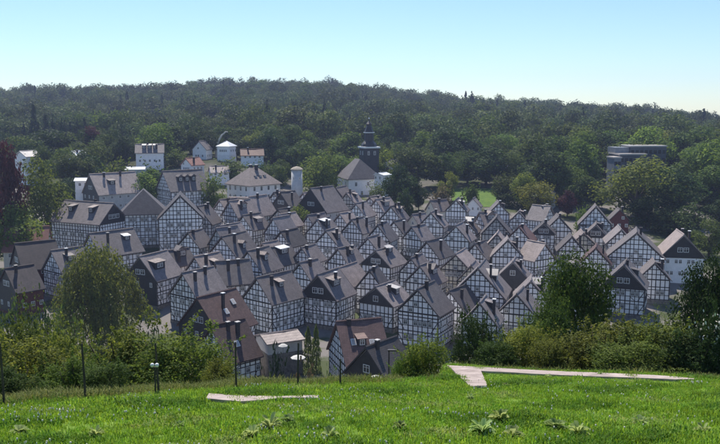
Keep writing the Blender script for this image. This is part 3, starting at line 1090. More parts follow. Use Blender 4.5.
# second row
house(198, 206, 9, 12, 10, 'half-timbered house with steep gable below the three dormers', chim=2, pitch=50, q=.86)
house(243, 215, 9, 33, 12, 'half-timbered house below the pale retaining wall of the villa')
house(281, 231, 8.5, 32, 11, 'half-timbered house left of the bright green town tree', roof='roof_dark')
house(317, 219, 9.5, 30, 10, 'half-timbered house with glaring white dormer below the slate-gabled house', dorm=[D1('zinc_and_glare_white', .36, .5, 3.0)])  # sun glare on the metal dormer roof is put into its white colour
house(352, 219, 8.5, 30, 9, 'half-timbered house two rows below the white church', chim=2)
house(394, 221, 9, 28, 10, 'half-timbered house with checkered gable near the centre of the town', chim=1)
house(412, 226, 8, 41, 9, 'half-timbered house with grey roof between two checkered gables', chim=1)
house(456, 225, 9.5, 22, 11, 'half-timbered house with deep blue shaded gable above the bright hedge', chim=1)
house(427, 241, 9, 34, 12, 'half-timbered house with big plain roof left of the bright hedge', chim=1)
house(508, 239, 10, 8, 9, 'half-timbered house with broad bluish gable above the black slate gable', chim=1)
house(475, 243, 8.5, 33, 9, 'half-timbered house with small gable right of the bright hedge', chim=1, He=5.6)
house(222, 236, 9.5, 28, 11, 'half-timbered house with wide grid gable left of the centre', chim=1, q=1)
house(188, 232, 8.5, 22, 10, 'half-timbered house with tall narrow gable below the left mansions', chim=1, He=7.2)
house(272, 247, 9, 34, 10, 'half-timbered house with white glare on its dormer above the corner house', dorm=[D1('zinc_and_glare_white', .42, .5, 3.0)], chim=0)  # dormer roof coloured white for the glare of the sun
house(326, 230, 9.5, 24, 9, 'tall half-timbered house with dense grid gable left of the centre', He=7.6)
house(338, 248, 8.5, 36, 10, 'half-timbered house with two chimneys behind the black-gabled corner house', chim=2)
house(368, 237, 9.5, 28, 9, 'half-timbered house directly above the slate-gabled central house', chim=1)
house(302, 247, 8, 30, 9, 'half-timbered house squeezed between two glaring dormers', chim=1)
house(545, 243, 9, -34, 9, 'half-timbered house with right-facing front and dark lower wall', chim=1, roof='roof_pale')
house(572, 236, 8.5, 9, 9, 'half-timbered house below the bluish gable, left of the tallest gable', chim=1)
house(596, 247, 9, 18, 10, 'half-timbered house below the tallest gable, left of the wide gable', roof='roof_brown', chim=1)
house(637, 232, 12.5, 18, 11, 'half-timbered house with very wide gable at the right end of town', chim=1, pitch=43, q=1)
house(684, 234, 9.5, 10, 10, 'slate-gabled house with plain white wall nearest the right edge', gable='s', timber=False, chim=2, roof='roof_pale', q=1)
# third row
WSC = 1.0
house(140, 256, 8.6, 26, 10.5, 'house with black slate front and sunlit dormer roof right of the willow', gable='d', dorm=[D1('roof_pale', .35, .66, 3.2, h=1.5)], chim=0)
house(183, 272, 8.6, 38, 9.6, 'half-timbered house behind the front slate-fronted house with brown roof', chim=2)
house(217, 261, 7.6, 66, 8.4, 'half-timbered house with its roof slope facing out, left of the corner house', chim=2)
house(257, 277, 8.2, 40, 11, 'half-timbered corner house with white timbered side wall at the lane', chim=1, He=7.)
house(420, 265, 6.8, 30, 7.6, 'half-timbered house with small gable right of the slate-gabled central house', chim=1, He=5.6)
house(376, 250, 7.8, 34, 8.7, 'slate-gabled half-timbered house in the exact middle of the town', gable='s', dorm=[D1('zinc', .62, .3, 2.0, h=1.0)], chim=1, pitch=40, He=5.6)
house(318, 274, 8.3, 29, 9.3, 'black-gabled half-timbered house with twin white windows and big dormer', gable='s', dorm=[D1('roof_pale', .4, .6, 3.0)], chim=1)
house(376, 286, 7.8, 33, 8.7, 'slate-gabled half-timbered house with one window, below the central one', gable='s', gwin=1, chim=1, pitch=40, He=5.6)
house(418, 288, 8.0, 28, 9.0, 'half-timbered house with tall white grid front right of the lower slate gable', chim=1, He=7.4)
house(478, 267, 10.5, 17, 11.8, 'large half-timbered house with broad gable under the bright hedge', chim=1, He=7.)
house(513, 261, 6.3, 16, 7.1, 'small house with black slate gable and three white windows', gable='d', gwin=1, chim=1, He=5.6)
house(531, 280, 6.5, 13, 7.3, 'half-timbered house left of the tall foreground tree', chim=1, He=5.6)
house(517, 293, 7, 22, 7.8, 'low half-timbered house behind the dark foreground shrub', chim=1, He=5.6)
house(624, 264, 8.6, 23, 9.6, 'slate-gabled half-timbered house above the right-hand foreground bushes', gable='s', chim=1)
house(450, 290, 7.2, 35, 8.1, 'half-timbered house with dark roof behind the bright foreground bush', chim=1, roof='roof_dark', He=5.6)
house(655, 262, 6.5, 15, 7.3, 'half-timbered house partly behind the slate-gabled house at right', chim=1, He=5.6)
house(300, 262, 6.2, 38, 6.9, 'half-timbered house showing only roof and gable tip behind the black gable', chim=1, He=5.6)
# left edge
house(90, 233, 9, 42, 14, 'half-timbered house with broad grey roof above the willow', chim=1, dorm=[D1('zinc_and_glare_white', .75, .5, 1.6, h=1.)])
house(52, 250, 8.5, 40, 9, 'half-timbered house left of the willow top', chim=1)
house(6, 227, 9, 78, 12, 'house with red tiled roof at the left edge', roof='roof_red', timber=False, gable='p', wall='plaster_cream')
house(16, 243, 12, 52, 13, 'big dark house with black slate front at the left edge', gable='d', roof='roof_black', timber=False, wall='red_brown', He=7, chim=0, q=.8)
house(6, 268, 10, 40, 9, 'dark house with white window low at the left edge', gable='d', roof='roof_black', timber=False, wall='red_brown', He=6.4, chim=1, q=.8)
# front row
house(198, 297, 10, 36, 11, 'black slate house with brown roof and skylights above the big bush', gable='d', roof='roof_brown', lights=[(.45, .55), (.75, .35)], He=6.4, sidewin=False)
house(212, 325, 9.2, 46, 7.6, 'house with steep brown roof beside the big foreground bush', roof='roof_brown', lights=[(.45, .62)], He=4.6, chim=2)
house(338, 321, 10.5, 72, 8.5, 'brown-roofed half-timbered house with two skylights just beyond the meadow', roof='roof_brown', lights=[(.25, .5), (.68, .55)], He=5.2, chim=1)
house(367, 346, 8, 40, 8, 'black-gabled house with grey slate roof at the meadow edge', gable='d', roof='roof_dark', He=4.8, chim=1, gwin=1, y=107)

# left mansions
LSC = 1.0
house(113, 203, 10.5, -64, 17, 'big half-timbered mansion with slate end gable and long blue-shaded wall', gable='s', He=8.6, chim=1, leftwin=True, pitch=42, gwin=3, sidewin=False,
      dorm=[D1('roof_pale', .3, .55, 1.5, side=-1, h=1.4), D1('roof_pale', .72, .55, 1.5, side=-1, h=1.4)])
house(143, 191, 12, -14, 11, 'half-timbered mansion with hipped dark roof and ornate front', hip=(4.5, 2.5), He=9.6, chim=0, roof='roof_dark', pitch=45, leftwin=True)
house(180, 195, 11.5, -12, 10, 'half-timbered mansion with tall gable right of the hipped mansion', He=9.8, chim=0, roof='roof_dark', pitch=46)

# smaller houses filling the gaps of the old town, each named by its nearest described neighbour
WSC = 1.0
known = [(h[0]['label'], h[1], h[2], h[3], h[4], h[5]) for h in HOUSES]
foot = [(h[1] + math.sin(math.radians(h[3])) * h[5] / 2, h[2] + math.cos(math.radians(h[3])) * h[5] / 2, .5 * math.hypot(h[4], h[5])) for h in HOUSES]
used = {}
KG = [(h[1], h[2], h[0].location.z + h[6]) for h in HOUSES]
yy_ = 140.
while yy_ < 262:
    xx_ = -.31 * yy_
    while xx_ < .42 * yy_:
        px, py = xx_ + rng.uniform(-1.5, 1.5), yy_ + rng.uniform(-1.5, 1.5)
        xx_ += 2.0
        k = px / py
        if py > 236 and (k < -.12 or k > .33): continue
        if py > 250 - 60 * max(0, k - .25) or (py < 158 and -.14 < k < .02): continue
        if (py < 150 and k > .18) or (py < 172 and k < -.13): continue
        W = rng.uniform(5.6, 8.2); L = W * rng.uniform(.8, 1.25); yw = 27 - 55 * k + rng.uniform(-8, 8)
        cx, cy = px + math.sin(math.radians(yw)) * L / 2, py + math.cos(math.radians(yw)) * L / 2
        rr = .5 * math.hypot(W, L)
        if any(math.hypot(cx - a, cy - b) < (rr + c_) * .9 for a, b, c_ in foot): continue
        He = rng.uniform(4.6, 7.2); pt_ = rng.uniform(42, 53); H = He + W / 2 * math.tan(math.radians(pt_))
        t = math.atan2(ground(px, py) + H, py) + PITCH
        v = 222 - F * math.tan(t)
        u = 360 + F * px / (py * math.cos(PITCH) - (ground(px, py) + H) * math.sin(PITCH))
        if (k > .33 and v < 226) or (u > 640 and v < 248) or u < 165 or (u < 216 and v < 232) or (u > 380 and v < 203) or (u > 500 and v < 211) or (u > 596 and v > 262): continue
        if u > 690 or any(by > py and abs(u - 360 - F * bx / by) < 15 and v < 222 - F * math.tan(math.atan2(hz_, by) + PITCH) + 15 for bx, by, hz_ in KG): continue
        foot.append((cx, cy, rr))
        best = sorted(known, key=lambda q: math.hypot(q[1] - px, q[2] - py))
        for lab, bx, by, *_ in best:
            dx, dy = px - bx, py - by
            rel = ('right of' if dx > 0 else 'left of') if abs(dx) > abs(dy) else ('behind' if dy > 0 else 'in front of')
            if (lab, rel) not in used:
                used[(lab, rel)] = 1
                break
        words = [w for w in lab.replace(',', '').split()]
        words = words[:9]
        while words[-1] in ('with', 'the', 'of', 'and', 'in', 'its', 'a', 'below', 'left', 'right', 'between', 'at', 'two', 'three', 'behind', 'directly', 'above', 'from', 'to', 'under', 'over', 'on', 'facing', 'straight', 'round', 'white', 'black', 'dark', 'blue', 'bright', 'very', 'steep', 'bluish', 'narrow', 'foreground', 'central', 'slate-gabled', 'tiny', 'tallest'):
            words.pop()
        short = ' '.join(words)
        house(u, v, W, yw, L, 'small timbered house %s the %s' % (rel, short), He=He, y=py, pitch=pt_, chim=rng.choice([0, 1, 1]), roof=rng.choice(['roof_slate', 'roof_slate', 'roof_dark', 'roof_pale']),
              gable=rng.choice(['t', 't', 't', 't', 't', 's']), wall=rng.choice(['plaster', 'plaster', 'plaster', 'plaster', 'plaster_cream', 'plaster_grey']))
    yy_ += 2.0

# ------------------------------------------------------------------ church
def church():
    y = 286.
    c = at(365, 160, y)
    g = ground(c.x, y)
    root = empty('church', (c.x, y, g), math.radians(20))
    setp(root, 'white church with pyramid roof and dark domed tower above the old town', 'church')
    W, L, He = 12.5, 13, c.z - g - 6.4
    mb = MB(); mb.box(-W / 2, W / 2, 0, L, -4, He); mb.build('wall', M['plaster'], root)
    hip_roof(W, L, He, 6.4, 5.2, 2.5, .5).build('roof', M['roof_dark'], root)
    for x, z in ((-3.4, He - 2.2), (1.2, He - 2.2), (3.8, He - 2.2), (-1.2, He - 5.4)):
        put_window(root, x, -.03, z, 0, .9, 1.5)
    for yy in (3, 7, 10.5):
        put_window(root, -W / 2 - .03, yy, He - 2.2, -math.pi / 2, .9, 1.5)
    # tower behind
    m = Matrix.Rotation(-math.radians(20), 3, 'Z')
    t = at(369, 118, 300.) - Vector((c.x, y, 0))
    t = m @ Vector((t.x, t.y, 0))
    top = at(369, 117, 300.).z - g
    z1, z2, z3_ = at(369, 148, 300.).z - g, at(369, 133, 300.).z - g, at(369, 127, 300.).z - g
    mb = MB(); mb.box(t.x - 2.9, t.x + 2.9, t.y - 2.9, t.y + 2.9, -4, z1); tw = mb.build('tower', M['slate_wall'], root)
    mb = MB(); mb.box(t.x - 3.3, t.x + 3.3, t.y - 3.3, t.y + 3.3, z1 + .003, z1 + .55); mb.build('cornice', M['white_paint'], tw)
    mb = MB(); mb.lathe([(3.1, z1 + .55), (2.8, z1 + 1.5), (1.8, z1 + 2.6), (1.7, z2)], 8, t.x, t.y, .39); mb.build('drum', M['slate_wall'], tw)
    mb = MB(); mb.lathe([(2.1, z2), (2.1, z2 + .3)], 8, t.x, t.y, .39); mb.build('cornice', M['white_paint'], tw)
    mb = MB(); mb.lathe([(1.9, z2 + .3), (1.5, z2 + 1.2), (1.1, z3_), (.9, z3_ + .5), (1.15, z3_ + 1.1), (.5, z3_ + 1.9), (.16, z3_ + 2.4), (.08, top)], 8, t.x, t.y, .39)
    mb.build('dome', M['slate_wall'], tw)
    mb = MB(); mb.lathe([(.05, top - .9), (.28, top - .65), (.28, top - .4), (.05, top - .15)], 8, t.x, t.y); mb.build('ball', M['zinc_and_glare_white'], tw, smooth=True)
    for a in (-1, 1):
        put_window(tw, t.x - 2.93, t.y + a * 1.2, z1 - 1.8, -math.pi / 2, .8, 1.4)
        put_window(tw, t.x + a * 1.2, t.y - 2.93, z1 - 1.8, 0, .8, 1.4)
church()

# ------------------------------------------------------------------ villa with hipped roof
def villa():
    y = 262.
    c = at(250, 199, y)
    root = empty('villa', (c.x, y, ground(c.x, y)), -math.radians(44))
    setp(root, 'large white villa with hipped roof, three dormers and two chimneys', 'villa')
    g = ground(c.x, y)
    W, L = 12.5, 13
    x0 = -W / 2                         # corner at the right front of the left face
    He = at(250, 185, y).z - g
    o = Vector((-W / 2, 0, 0))
    sub = root
    mb = MB(); mb.box(-W, 0, 0, L, -4, He); mb.build('wall', M['plaster'], sub)
    rf = hip_roof(W, L, He, 5.2, 5., 5., .6)
    rf.v = [(a - W / 2, b, d) for a, b, d in rf.v]
    rfo = rf.build('roof', M['roof_pale'], sub)
    for i in range(4):
        for z in (He - 1.5, He - 4.4):
            put_window(sub, -W + 1.9 + i * 2.9, -.03, z, 0, 1.0, 1.5)
            put_window(sub, .03, 1.9 + i * 3.0, z, math.pi / 2, 1.0, 1.5)
    for i in range(3):
        mb = MB()
        yy = 4.6 + i * 1.9; xx = -2.4
        mb.box(xx - 1.4, xx, yy - .5, yy + .5, He + 1.4, He + 2.65)
        mb.build('dormer', M['slate_wall'], sub)
        put_window(sub, xx + .03, yy, He + 2.05, math.pi / 2, .75, .9)
    chimney(sub, -W / 2 - .9, L / 2 - .4, He + 4, He + 6.0, .8)
    chimney(sub, -W / 2 + .9, L / 2 + .6, He + 4, He + 6.0, .8)
    # retaining wall below
    b = at(243, 216, 247.)
    r = empty('retaining_wall', (b.x, 247., b.z - 1), -math.radians(10))
    setp(r, 'pale stone retaining wall below the large white villa', 'wall')
    mb = MB(); mb.box(-4.5, 4.5, 0, 1.0, -6, 6.6); mb.build('wall_face', M['stone_pale'], r)
    mb = MB(); mb.box(-4.65, 4.65, -.15, 1.15, 6.603, 6.85); mb.build('coping', M['concrete'], r)
    for x in (-2.2, 1.8):
        mb = MB(); mb.box(x - .45, x + .45, -.5, .2, -3, 6.2); mb.build('buttress', M['stone'], r)
villa()

# ------------------------------------------------------------------ round tower
y = 262.
c = at(297, 190, y)
zt = at(297, 170, y).z
r = empty('round_tower', (c.x, y, c.z)); setp(r, 'round white tower with low pale cap left of the church', 'tower')
mb = MB(); mb.lathe([(1.95, -7), (1.8, zt - c.z)], 20); mb.build('shaft', M['plaster_grey'], r, smooth=True)
mb = MB(); mb.lathe([(2.05, zt - c.z + .003), (2.05, zt - c.z + .3), (1.2, zt - c.z + .9), (.15, zt - c.z + 1.2)], 20); mb.build('cap', M['stone_pale'], r)
for a in (-.5, .6):
    put_window(r, 1.86 * math.sin(a), -1.86 * math.cos(a), (zt - c.z) * .6, a, .5, .9)

# ------------------------------------------------------------------ modern building on the right slope
def modern():
    y = 300.
    c = at(640, 190, y)
    g = ground(c.x, y)
    r = empty('office_block', (c.x, y, g), math.radians(6))
    setp(r, 'modern blue-grey office block with flat bright roof edges among the right-hand trees', 'building')
    px = y / F
    def strip(cx, y0, cz):
        q = MB(); q.box(cx - .6, cx + .6, y0 - .03, y0 + .05, cz - .7, cz + .7)
        return q
    def vol(name, u0, u1, vt, y0, y1, m):
        a, b = (u0 - 640) * px, (u1 - 640) * px
        zt = at(640, vt, y).z - g
        mb = MB(); mb.box(a, b, y0, y1, -6, zt); v = mb.build(name, M[m], r)
        mb = MB(); mb.box(a - .25, b + .25, y0 - .25, y1 + .25, zt + .003, zt + .5); mb.build('roof_edge', M['zinc'], v)
        n = max(2, int((b - a) / 1.6))
        for i in range(n):
            for k in range(4):
                (lambda q: q.build('window', M['glass'], v))(strip(a + (i + .5) * (b - a) / n, y0, zt - 1.9 - k * 3.1))
        return v
    vol('upper_block', 633, 671, 147.5, 4, 14, 'modern_dark')
    vol('lower_block', 617.5, 645, 155, 0, 10, 'modern_dark')
    vol('stair_tower', 610, 617.2, 158, -1.5, 5, 'modern_panel')
    mb = MB(); mb.box((618 - 640) * px, (632.6 - 640) * px, 5, 12, at(640, 155, y).z - g + .6, at(640, 148, y).z - g); mb.build('plant_room', M['modern_panel'], r)
modern()

# ------------------------------------------------------------------ far houses at the wood's foot
WSC = .8
fk = dict(timber=False, gable='p', group='houses at the foot of the wood', name='detached_house')
house(199, 141, 7.5, 12, 8, 'bluish white gabled house left of the white-roofed villa at the wood', He=6.0, chim=0, y=335, **fk)
house(223, 141, 7, 20, 7, 'small white villa with white hipped roof at the foot of the wood', He=5.0, chim=0, roof='zinc_and_glare_white', hip=(3., 3.), pitch=35, y=330, **fk)
house(241, 149, 8, 80, 11, 'long low house with reddish roof at the foot of the wood', He=3.6, roof='roof_red', chim=1, pitch=35, y=325, **fk)
house(210, 166, 7, 70, 8, 'low house with pinkish roof between the shrubs above the villa', He=3.6, roof='roof_pale', chim=1, pitch=35, y=292, **fk)
house(186, 158, 7, 35, 8, 'house with salmon roof right of the white row house', He=4.5, roof='roof_red', chim=1, pitch=40, y=300, **fk)
house(136, 144, 9, 78, 13, 'white row house with grey roof at the foot of the wood', He=6.5, chim=2, pitch=40, y=315, dorm=[D1('zinc', .3, .6, 1.3), D1('zinc', .5, .6, 1.3), D1('zinc', .7, .6, 1.3)], **fk)
house(20, 151, 8, 30, 8, 'white house with pale roof behind the copper beech at left', He=6., roof='zinc', chim=0, pitch=30, y=300, **fk)
house(72, 151, 6, 25, 7, 'small bluish house half hidden behind the round dark tree', He=5.5, roof='zinc_and_glare_white', chim=1, pitch=35, y=310, **fk)
house(76, 178, 7, 78, 7, 'low white outbuilding left of the long slate-gabled house', He=4.2, roof='zinc_and_glare_white', chim=0, pitch=12, y=262, **fk)
house(126, 167, 6, 80, 8, 'low white-roofed shed behind the long brown roof', He=3.4, roof='zinc_and_glare_white', chim=0, pitch=14, y=285, **fk)
house(386, 160, 7, 30, 12, 'white hall with grey gable right of the church tower', He=7, roof='roof_dark', chim=0, y=312, pitch=38, **fk)
house(379, 173, 5, 40, 5, 'small building with glaring white wall at the church corner', He=4, roof='zinc_and_glare_white', chim=0, y=281, pitch=15, **fk)
house(428, 160, 7, 50, 9, 'house with bright roof among the trees right of the church', He=5, roof='zinc_and_glare_white', chim=0, y=325, pitch=30, **fk)
house(502, 162, 5, 20, 6, 'tiny white house showing between the trees above the lawn strip', He=5, roof='zinc', chim=0, y=335, pitch=40, **fk)
house(545, 187, 6, 25, 7, 'white house half hidden behind the round tree at right', He=5.5, roof='roof_dark', chim=0, y=262, pitch=40, **fk)
house(255, 200, 6, 40, 6, 'low house with pale roof at the foot of the villa', He=4, roof='roof_pale', chim=1, y=250, pitch=40, **fk)
house(278, 198, 5, 24, 6, 'small cream house with dark window right of the villa', He=4.6, roof='roof_pale', wall='plaster_cream', chim=0, y=247, pitch=40, **fk)
WSC = 1.0
# garages below the front row
house(262, 334, 5.5, 62, 6, 'low garage with pinkish roof behind the white parasols', He=2.8, roof='roof_pale', wall='plaster_grey', timber=False, gable='p', chim=0, y=128, pitch=16, name='garage', group=None, cat='garage', gwin=0, sidewin=False)

# ------------------------------------------------------------------ lawn strip, hedges
def hedge(name, label, pts, h, w, leaf, n):
    """a continuous clipped or grown hedge along ground points"""
    P, Dn = [], []
    r = np.random.default_rng(int(abs(pts[0][0]) * 10) + n)
    root = empty(name, (pts[0][0], pts[0][1], ground(*pts[0])))
    ox, oy, oz = root.location
    for i in range(n):
        k = r.integers(0, len(pts) - 1); t = r.uniform()
        x = pts[k][0] + (pts[k + 1][0] - pts[k][0]) * t
        y = pts[k][1] + (pts[k + 1][1] - pts[k][1]) * t
        a = r.uniform(0, math.pi); rr = r.uniform(.75, 1.1)
        hh = h * (.86 + .2 * math.sin(x * 1.7 + y) * math.sin(x * .63)) 
        px, py = x + r.normal(0, .1), y + math.cos(a) * w / 2 * rr
        P.append((px - ox, py - oy, ground(px, py) - oz + min(1.08, math.sin(a) * 1.35) * hh * rr)); Dn.append((0, math.cos(a), math.sin(a) + .2))
    t = np.clip(r.normal(.5, .2, n), 0, 1)
    me = leaf_mesh(name, np.array(P), np.array(Dn), h * .13, t, [M[leaf]])
    link('foliage', me, root)
    mb = MB()
    for k in range(len(pts) - 1):
        for q in range(3):
            x = pts[k][0] + (pts[k + 1][0] - pts[k][0]) * (q + .5) / 3; y = pts[k][1] + (pts[k + 1][1] - pts[k][1]) * (q + .5) / 3
            z = ground(x, y)
            mb.tube([(x - ox, y - oy, z - oz - .3), (x - ox, y - oy, z - oz + h * .6)], [.06, .03], 5)
    link('stems', mb.mesh('stems', M['bark']), root)
    return setp(root, label, 'hedge')
def gline(u0, u1, y0, y1, n=5):
    return [(ray(u0 + (u1 - u0) * i / n, 200)[0] * (y0 + (y1 - y0) * i / n), y0 + (y1 - y0) * i / n) for i in range(n + 1)]
hedge('hedge', 'dark clipped hedge at the right end of the lawn strip', gline(497, 528, 268, 262), 4.2, 3, 'leaf_dark', 2600)
hedge('hedge', 'bright green garden hedge between roofs in the middle of the town', gline(458, 486, 190, 199), 3.6, 3.2, 'leaf_light', 2600)
p0, p1 = gline(455, 498, 285, 280, 1)
def sheet(name, u0, u1, y0, y1, m, lift=.12, nx=12, ny=8):
    V, Fc = [], []
    for i in range(ny + 1):
        for j in range(nx + 1):
            y = y0 + (y1 - y0) * i / ny
            x = (u0 + (u1 - u0) * j / nx - 360) / F * y
            V.append((x, y, ground(x, y) + lift))
    for i in range(ny):
        for j in range(nx):
            a = i * (nx + 1) + j
            Fc.append((a, a + 1, a + nx + 2, a + nx + 1))
    me = bpy.data.meshes.new(name); me.from_pydata(V, [], Fc); me.materials.append(M[m])
    return setp(link(name, me), kind='structure')
sheet('lawn', 452, 500, 266, 300, 'lawn')

# ------------------------------------------------------------------ trees of the town and the wood's edge
T = lambda *a, **k: tree(k.pop('name', 'tree'), k.pop('cat', 'tree'), *a, **k)
T(3, 140, 196, 40, 'tall', 'leaf_red', 'dark purple copper beech at the left edge', name='copper_beech')
T(45, 157, 218, 62, 'round', 'leaf_light', 'broad bright green tree left of the long slate-gabled house', n=4200, size=.045)
T(18, 203, 192, 56, 'round', 'leaf_light', 'low light green tree at the left edge above the red roof')
T(57, 129, 335, 50, 'round', 'leaf_dark', 'wide dark tree at the wood foot, above the bright green tree')
T(26, 142, 318, 30, 'round', 'leaf_dark', 'dark round tree above the white house at left')
T(38, 146, 305, 28, 'round', 'leaf_mid', 'rounded green tree right of the white house at left')
T(92, 126, 345, 26, 'tall', 'leaf_red', 'tall purplish tree left of the white row house')
T(84, 151, 292, 26, 'round', 'leaf_dark', 'compact dark tree above the long slate-gabled house')
T(107, 134, 330, 24, 'tall', 'leaf_mid', 'slim green tree between the purplish tree and the dark block-shaped tree')
T(121, 135, 322, 28, 'round', 'leaf_dark', 'dark block-shaped tree left of the white row house')
T(115, 158, 275, 34, 'shrub', 'leaf_light', 'light green bush above the brown roof of the slate-gabled house', cat='bush', name='bush')
T(152, 163, 282, 36, 'shrub', 'leaf_mid', 'green bush below the white row house', cat='bush', name='bush')
T(172, 127, 345, 44, 'round', 'leaf_dark', 'large dark tree right of the white row house')
T(178, 148, 318, 26, 'shrub', 'leaf_mid', 'green bush between the row house and the bluish gabled house', cat='bush', name='bush')
T(213, 172, 262, 26, 'shrub', 'leaf_light', 'light green bush left of the large villa', cat='bush', name='bush')
T(235, 158, 300, 40, 'shrub', 'leaf_mid', 'wide bush below the white-roofed small villa', cat='bush', name='bush')
T(264, 160, 300, 26, 'shrub', 'leaf_mid', 'bush right below the long low reddish-roofed house', cat='bush', name='bush')
T(283, 137, 335, 24, 'tall', 'leaf_dark', 'slim dark tree right of the reddish-roofed house')
T(281, 159, 298, 22, 'round', 'leaf_mid', 'small round tree above the right end of the villa roof')
T(317, 150, 278, 48, 'round', 'leaf_light', 'large bright green tree between the round tower and the church', n=4200, size=.045)
T(340, 134, 365, 30, 'round', 'leaf_mid', 'round pale green tree high behind the church roof')
T(336, 160, 300, 24, 'round', 'leaf_dark', 'dark tree just left of the church')
T(378, 181, 268, 20, 'shrub', 'leaf_light', 'small yellowish green tree at the church foot', cat='bush', name='bush')
T(402, 164, 262, 34, 'round', 'leaf_dark', 'dense dark green tree right of the church foot')
T(418, 147, 300, 48, 'round', 'leaf_mid', 'broad green tree behind the dense dark tree right of the church')
T(419, 182, 262, 18, 'round', 'leaf_dark', 'small dark tree above the cream-fronted house')
T(440, 185, 260, 24, 'shrub', 'leaf_dry', 'reddish shrub above the cream-fronted house', cat='bush', name='bush')
T(449, 171, 275, 20, 'round', 'leaf_yellow', 'small yellow-green tree left of the lawn strip')
T(446, 152, 305, 34, 'round', 'leaf_mid', 'green tree behind the small yellow-green tree')
T(468, 150, 312, 34, 'round', 'leaf_mid', 'green tree left of the big dark tree above the lawn')
T(487, 146, 306, 46, 'round', 'leaf_dark', 'big dark tree above the lawn strip')
T(516, 152, 305, 30, 'tall', 'leaf_mid', 'green tree right of the big dark tree above the lawn')
T(505, 172, 285, 26, 'shrub', 'leaf_mid', 'bush above the clipped hedge', cat='bush', name='bush')
T(538, 182, 256, 40, 'round', 'leaf_yellow', 'round yellow-green tree above the right-hand gables', n=3600, size=.05)
T(568, 190, 252, 20, 'round', 'leaf_red', 'small reddish tree above the bluish gable at right')
T(552, 135, 315, 46, 'round', 'leaf_mid', 'tall rounded tree above the round yellow-green tree')
T(574, 136, 325, 36, 'round', 'leaf_dark', 'dark tree right of the tall rounded tree')
T(583, 158, 285, 38, 'tall', 'leaf_mid', 'leaning green tree left of the office block', n=3400, size=.05)
T(533, 150, 320, 30, 'round', 'leaf_dark', 'dark tree behind the round yellow-green tree')
T(602, 133, 335, 40, 'round', 'leaf_dark', 'dark tree behind the left end of the office block')
T(630, 128, 345, 50, 'round', 'leaf_mid', 'wide tree crown rising behind the office block')
T(668, 131, 345, 46, 'round', 'leaf_yellow', 'yellow-green tree behind the right end of the office block')
T(598, 180, 262, 24, 'round', 'leaf_dark', 'dark tree directly left of the stair tower')
T(583, 205, 232, 16, 'shrub', 'leaf_light', 'light bush between the two tall right-hand gables', cat='bush', name='bush')
T(640, 156, 246, 84, 'round', 'leaf_bush', 'largest green tree in front of the office block', n=5200, size=.04)
T(676, 168, 246, 60, 'round', 'leaf_dark', 'broad dark tree right of the largest green tree', n=4200, size=.045)
T(700, 150, 290, 60, 'round', 'leaf_mid', 'big green tree behind the broad dark tree at right', n=3600, size=.05)
T(722, 165, 260, 50, 'round', 'leaf_light', 'light green tree cut by the right edge')
T(648, 196, 238, 40, 'round', 'leaf_dark', 'dark low tree above the very wide gable')
T(668, 205, 232, 40, 'shrub', 'leaf_dark', 'dark bush above the right end of town', cat='bush', name='bush')
T(690, 204, 225, 44, 'shrub', 'leaf_dark', 'dark bush above the rightmost slate gable', cat='bush', name='bush')
T(711, 220, 205, 38, 'round', 'leaf_mid', 'grey-green tree at the right edge behind the rightmost house')
T(297, 206, 226, 30, 'round', 'leaf_light', 'bright green tree standing between the roofs left of the centre', n=3200, size=.06)
T(95, 246, 138, 92, 'willow', 'leaf_bush', 'weeping willow in front of the left houses', name='willow', n=24000, size=.027)
T(308, 326, 128, 12, 'thuja', 'leaf_light', 'left one of the columnar garden conifers beside the brown-roofed house', name='conifer')
T(316, 324, 129, 11, 'thuja', 'leaf_light', 'right one of the columnar garden conifers beside the brown-roofed house', name='conifer')
T(20, 287, 95, 60, 'sparse', 'leaf_mid', 'sparse yellowish shrub below the dark left-edge houses', cat='bush', name='bush', n=7000, size=.018)
T(60, 300, 100, 40, 'sparse', 'leaf_mid', 'sparse greenish shrub left of the willow foot', cat='bush', name='bush', n=6000, size=.02)
T(272, 346, 84, 32, 'shrub', 'leaf_conifer', 'dark bluish green shrub below the pink-roofed garage', cat='bush', name='bush')
T(330, 366, 70, 16, 'shrub', 'leaf_mid', 'small shrub under the brown-roofed house', cat='bush', name='bush')
T(706, 186, 262, 44, 'round', 'leaf_dark', 'dark tree at the right edge above the grey-green tree')
T(690, 186, 276, 40, 'round', 'leaf_mid', 'green tree left of the dark tree at the right edge')
T(722, 200, 240, 40, 'round', 'leaf_dark', 'dark tree cut by the right edge, above the last houses')
T(404, 186, 250, 20, 'shrub', 'leaf_dark', 'dark bush at the foot of the dense dark tree near the church', cat='bush', name='bush')
T(470, 182, 262, 22, 'shrub', 'leaf_mid', 'green bush at the left end of the lawn', cat='bush', name='bush')
T(38, 300, 112, 44, 'shrub', 'leaf_dark', 'dark bush below the dark left-edge house', cat='bush', name='bush')
T(8, 305, 104, 50, 'shrub', 'leaf_mid', 'green bush at the left edge below the dark house', cat='bush', name='bush')
T(64, 318, 96, 44, 'shrub', 'leaf_mid', 'green bush under the left side of the willow', cat='bush', name='bush')
T(152, 318, 110, 36, 'shrub', 'leaf_dark', 'dark bush right of the willow foot', cat='bush', name='bush')
T(300, 366, 80, 40, 'shrub', 'leaf_dry', 'brownish shrub below the wide pale parasol', cat='bush', name='bush')
# bent bare trunk above the small villa
b = at(216, 150, 345.)
pts = [at(u, v, 345.) - b for u, v in ((216, 158), (217, 146), (219, 140), (222, 135), (225.5, 132), (228, 132))]
mb = MB(); mb.tube(pts, [.55, .5, .45, .4, .32, .15], 7)
r = empty('dead_tree', b); setp(r, 'bent pale bare trunk above the small white villa', 'dead tree')
mb.build('trunk', M['bark_pale'], r)

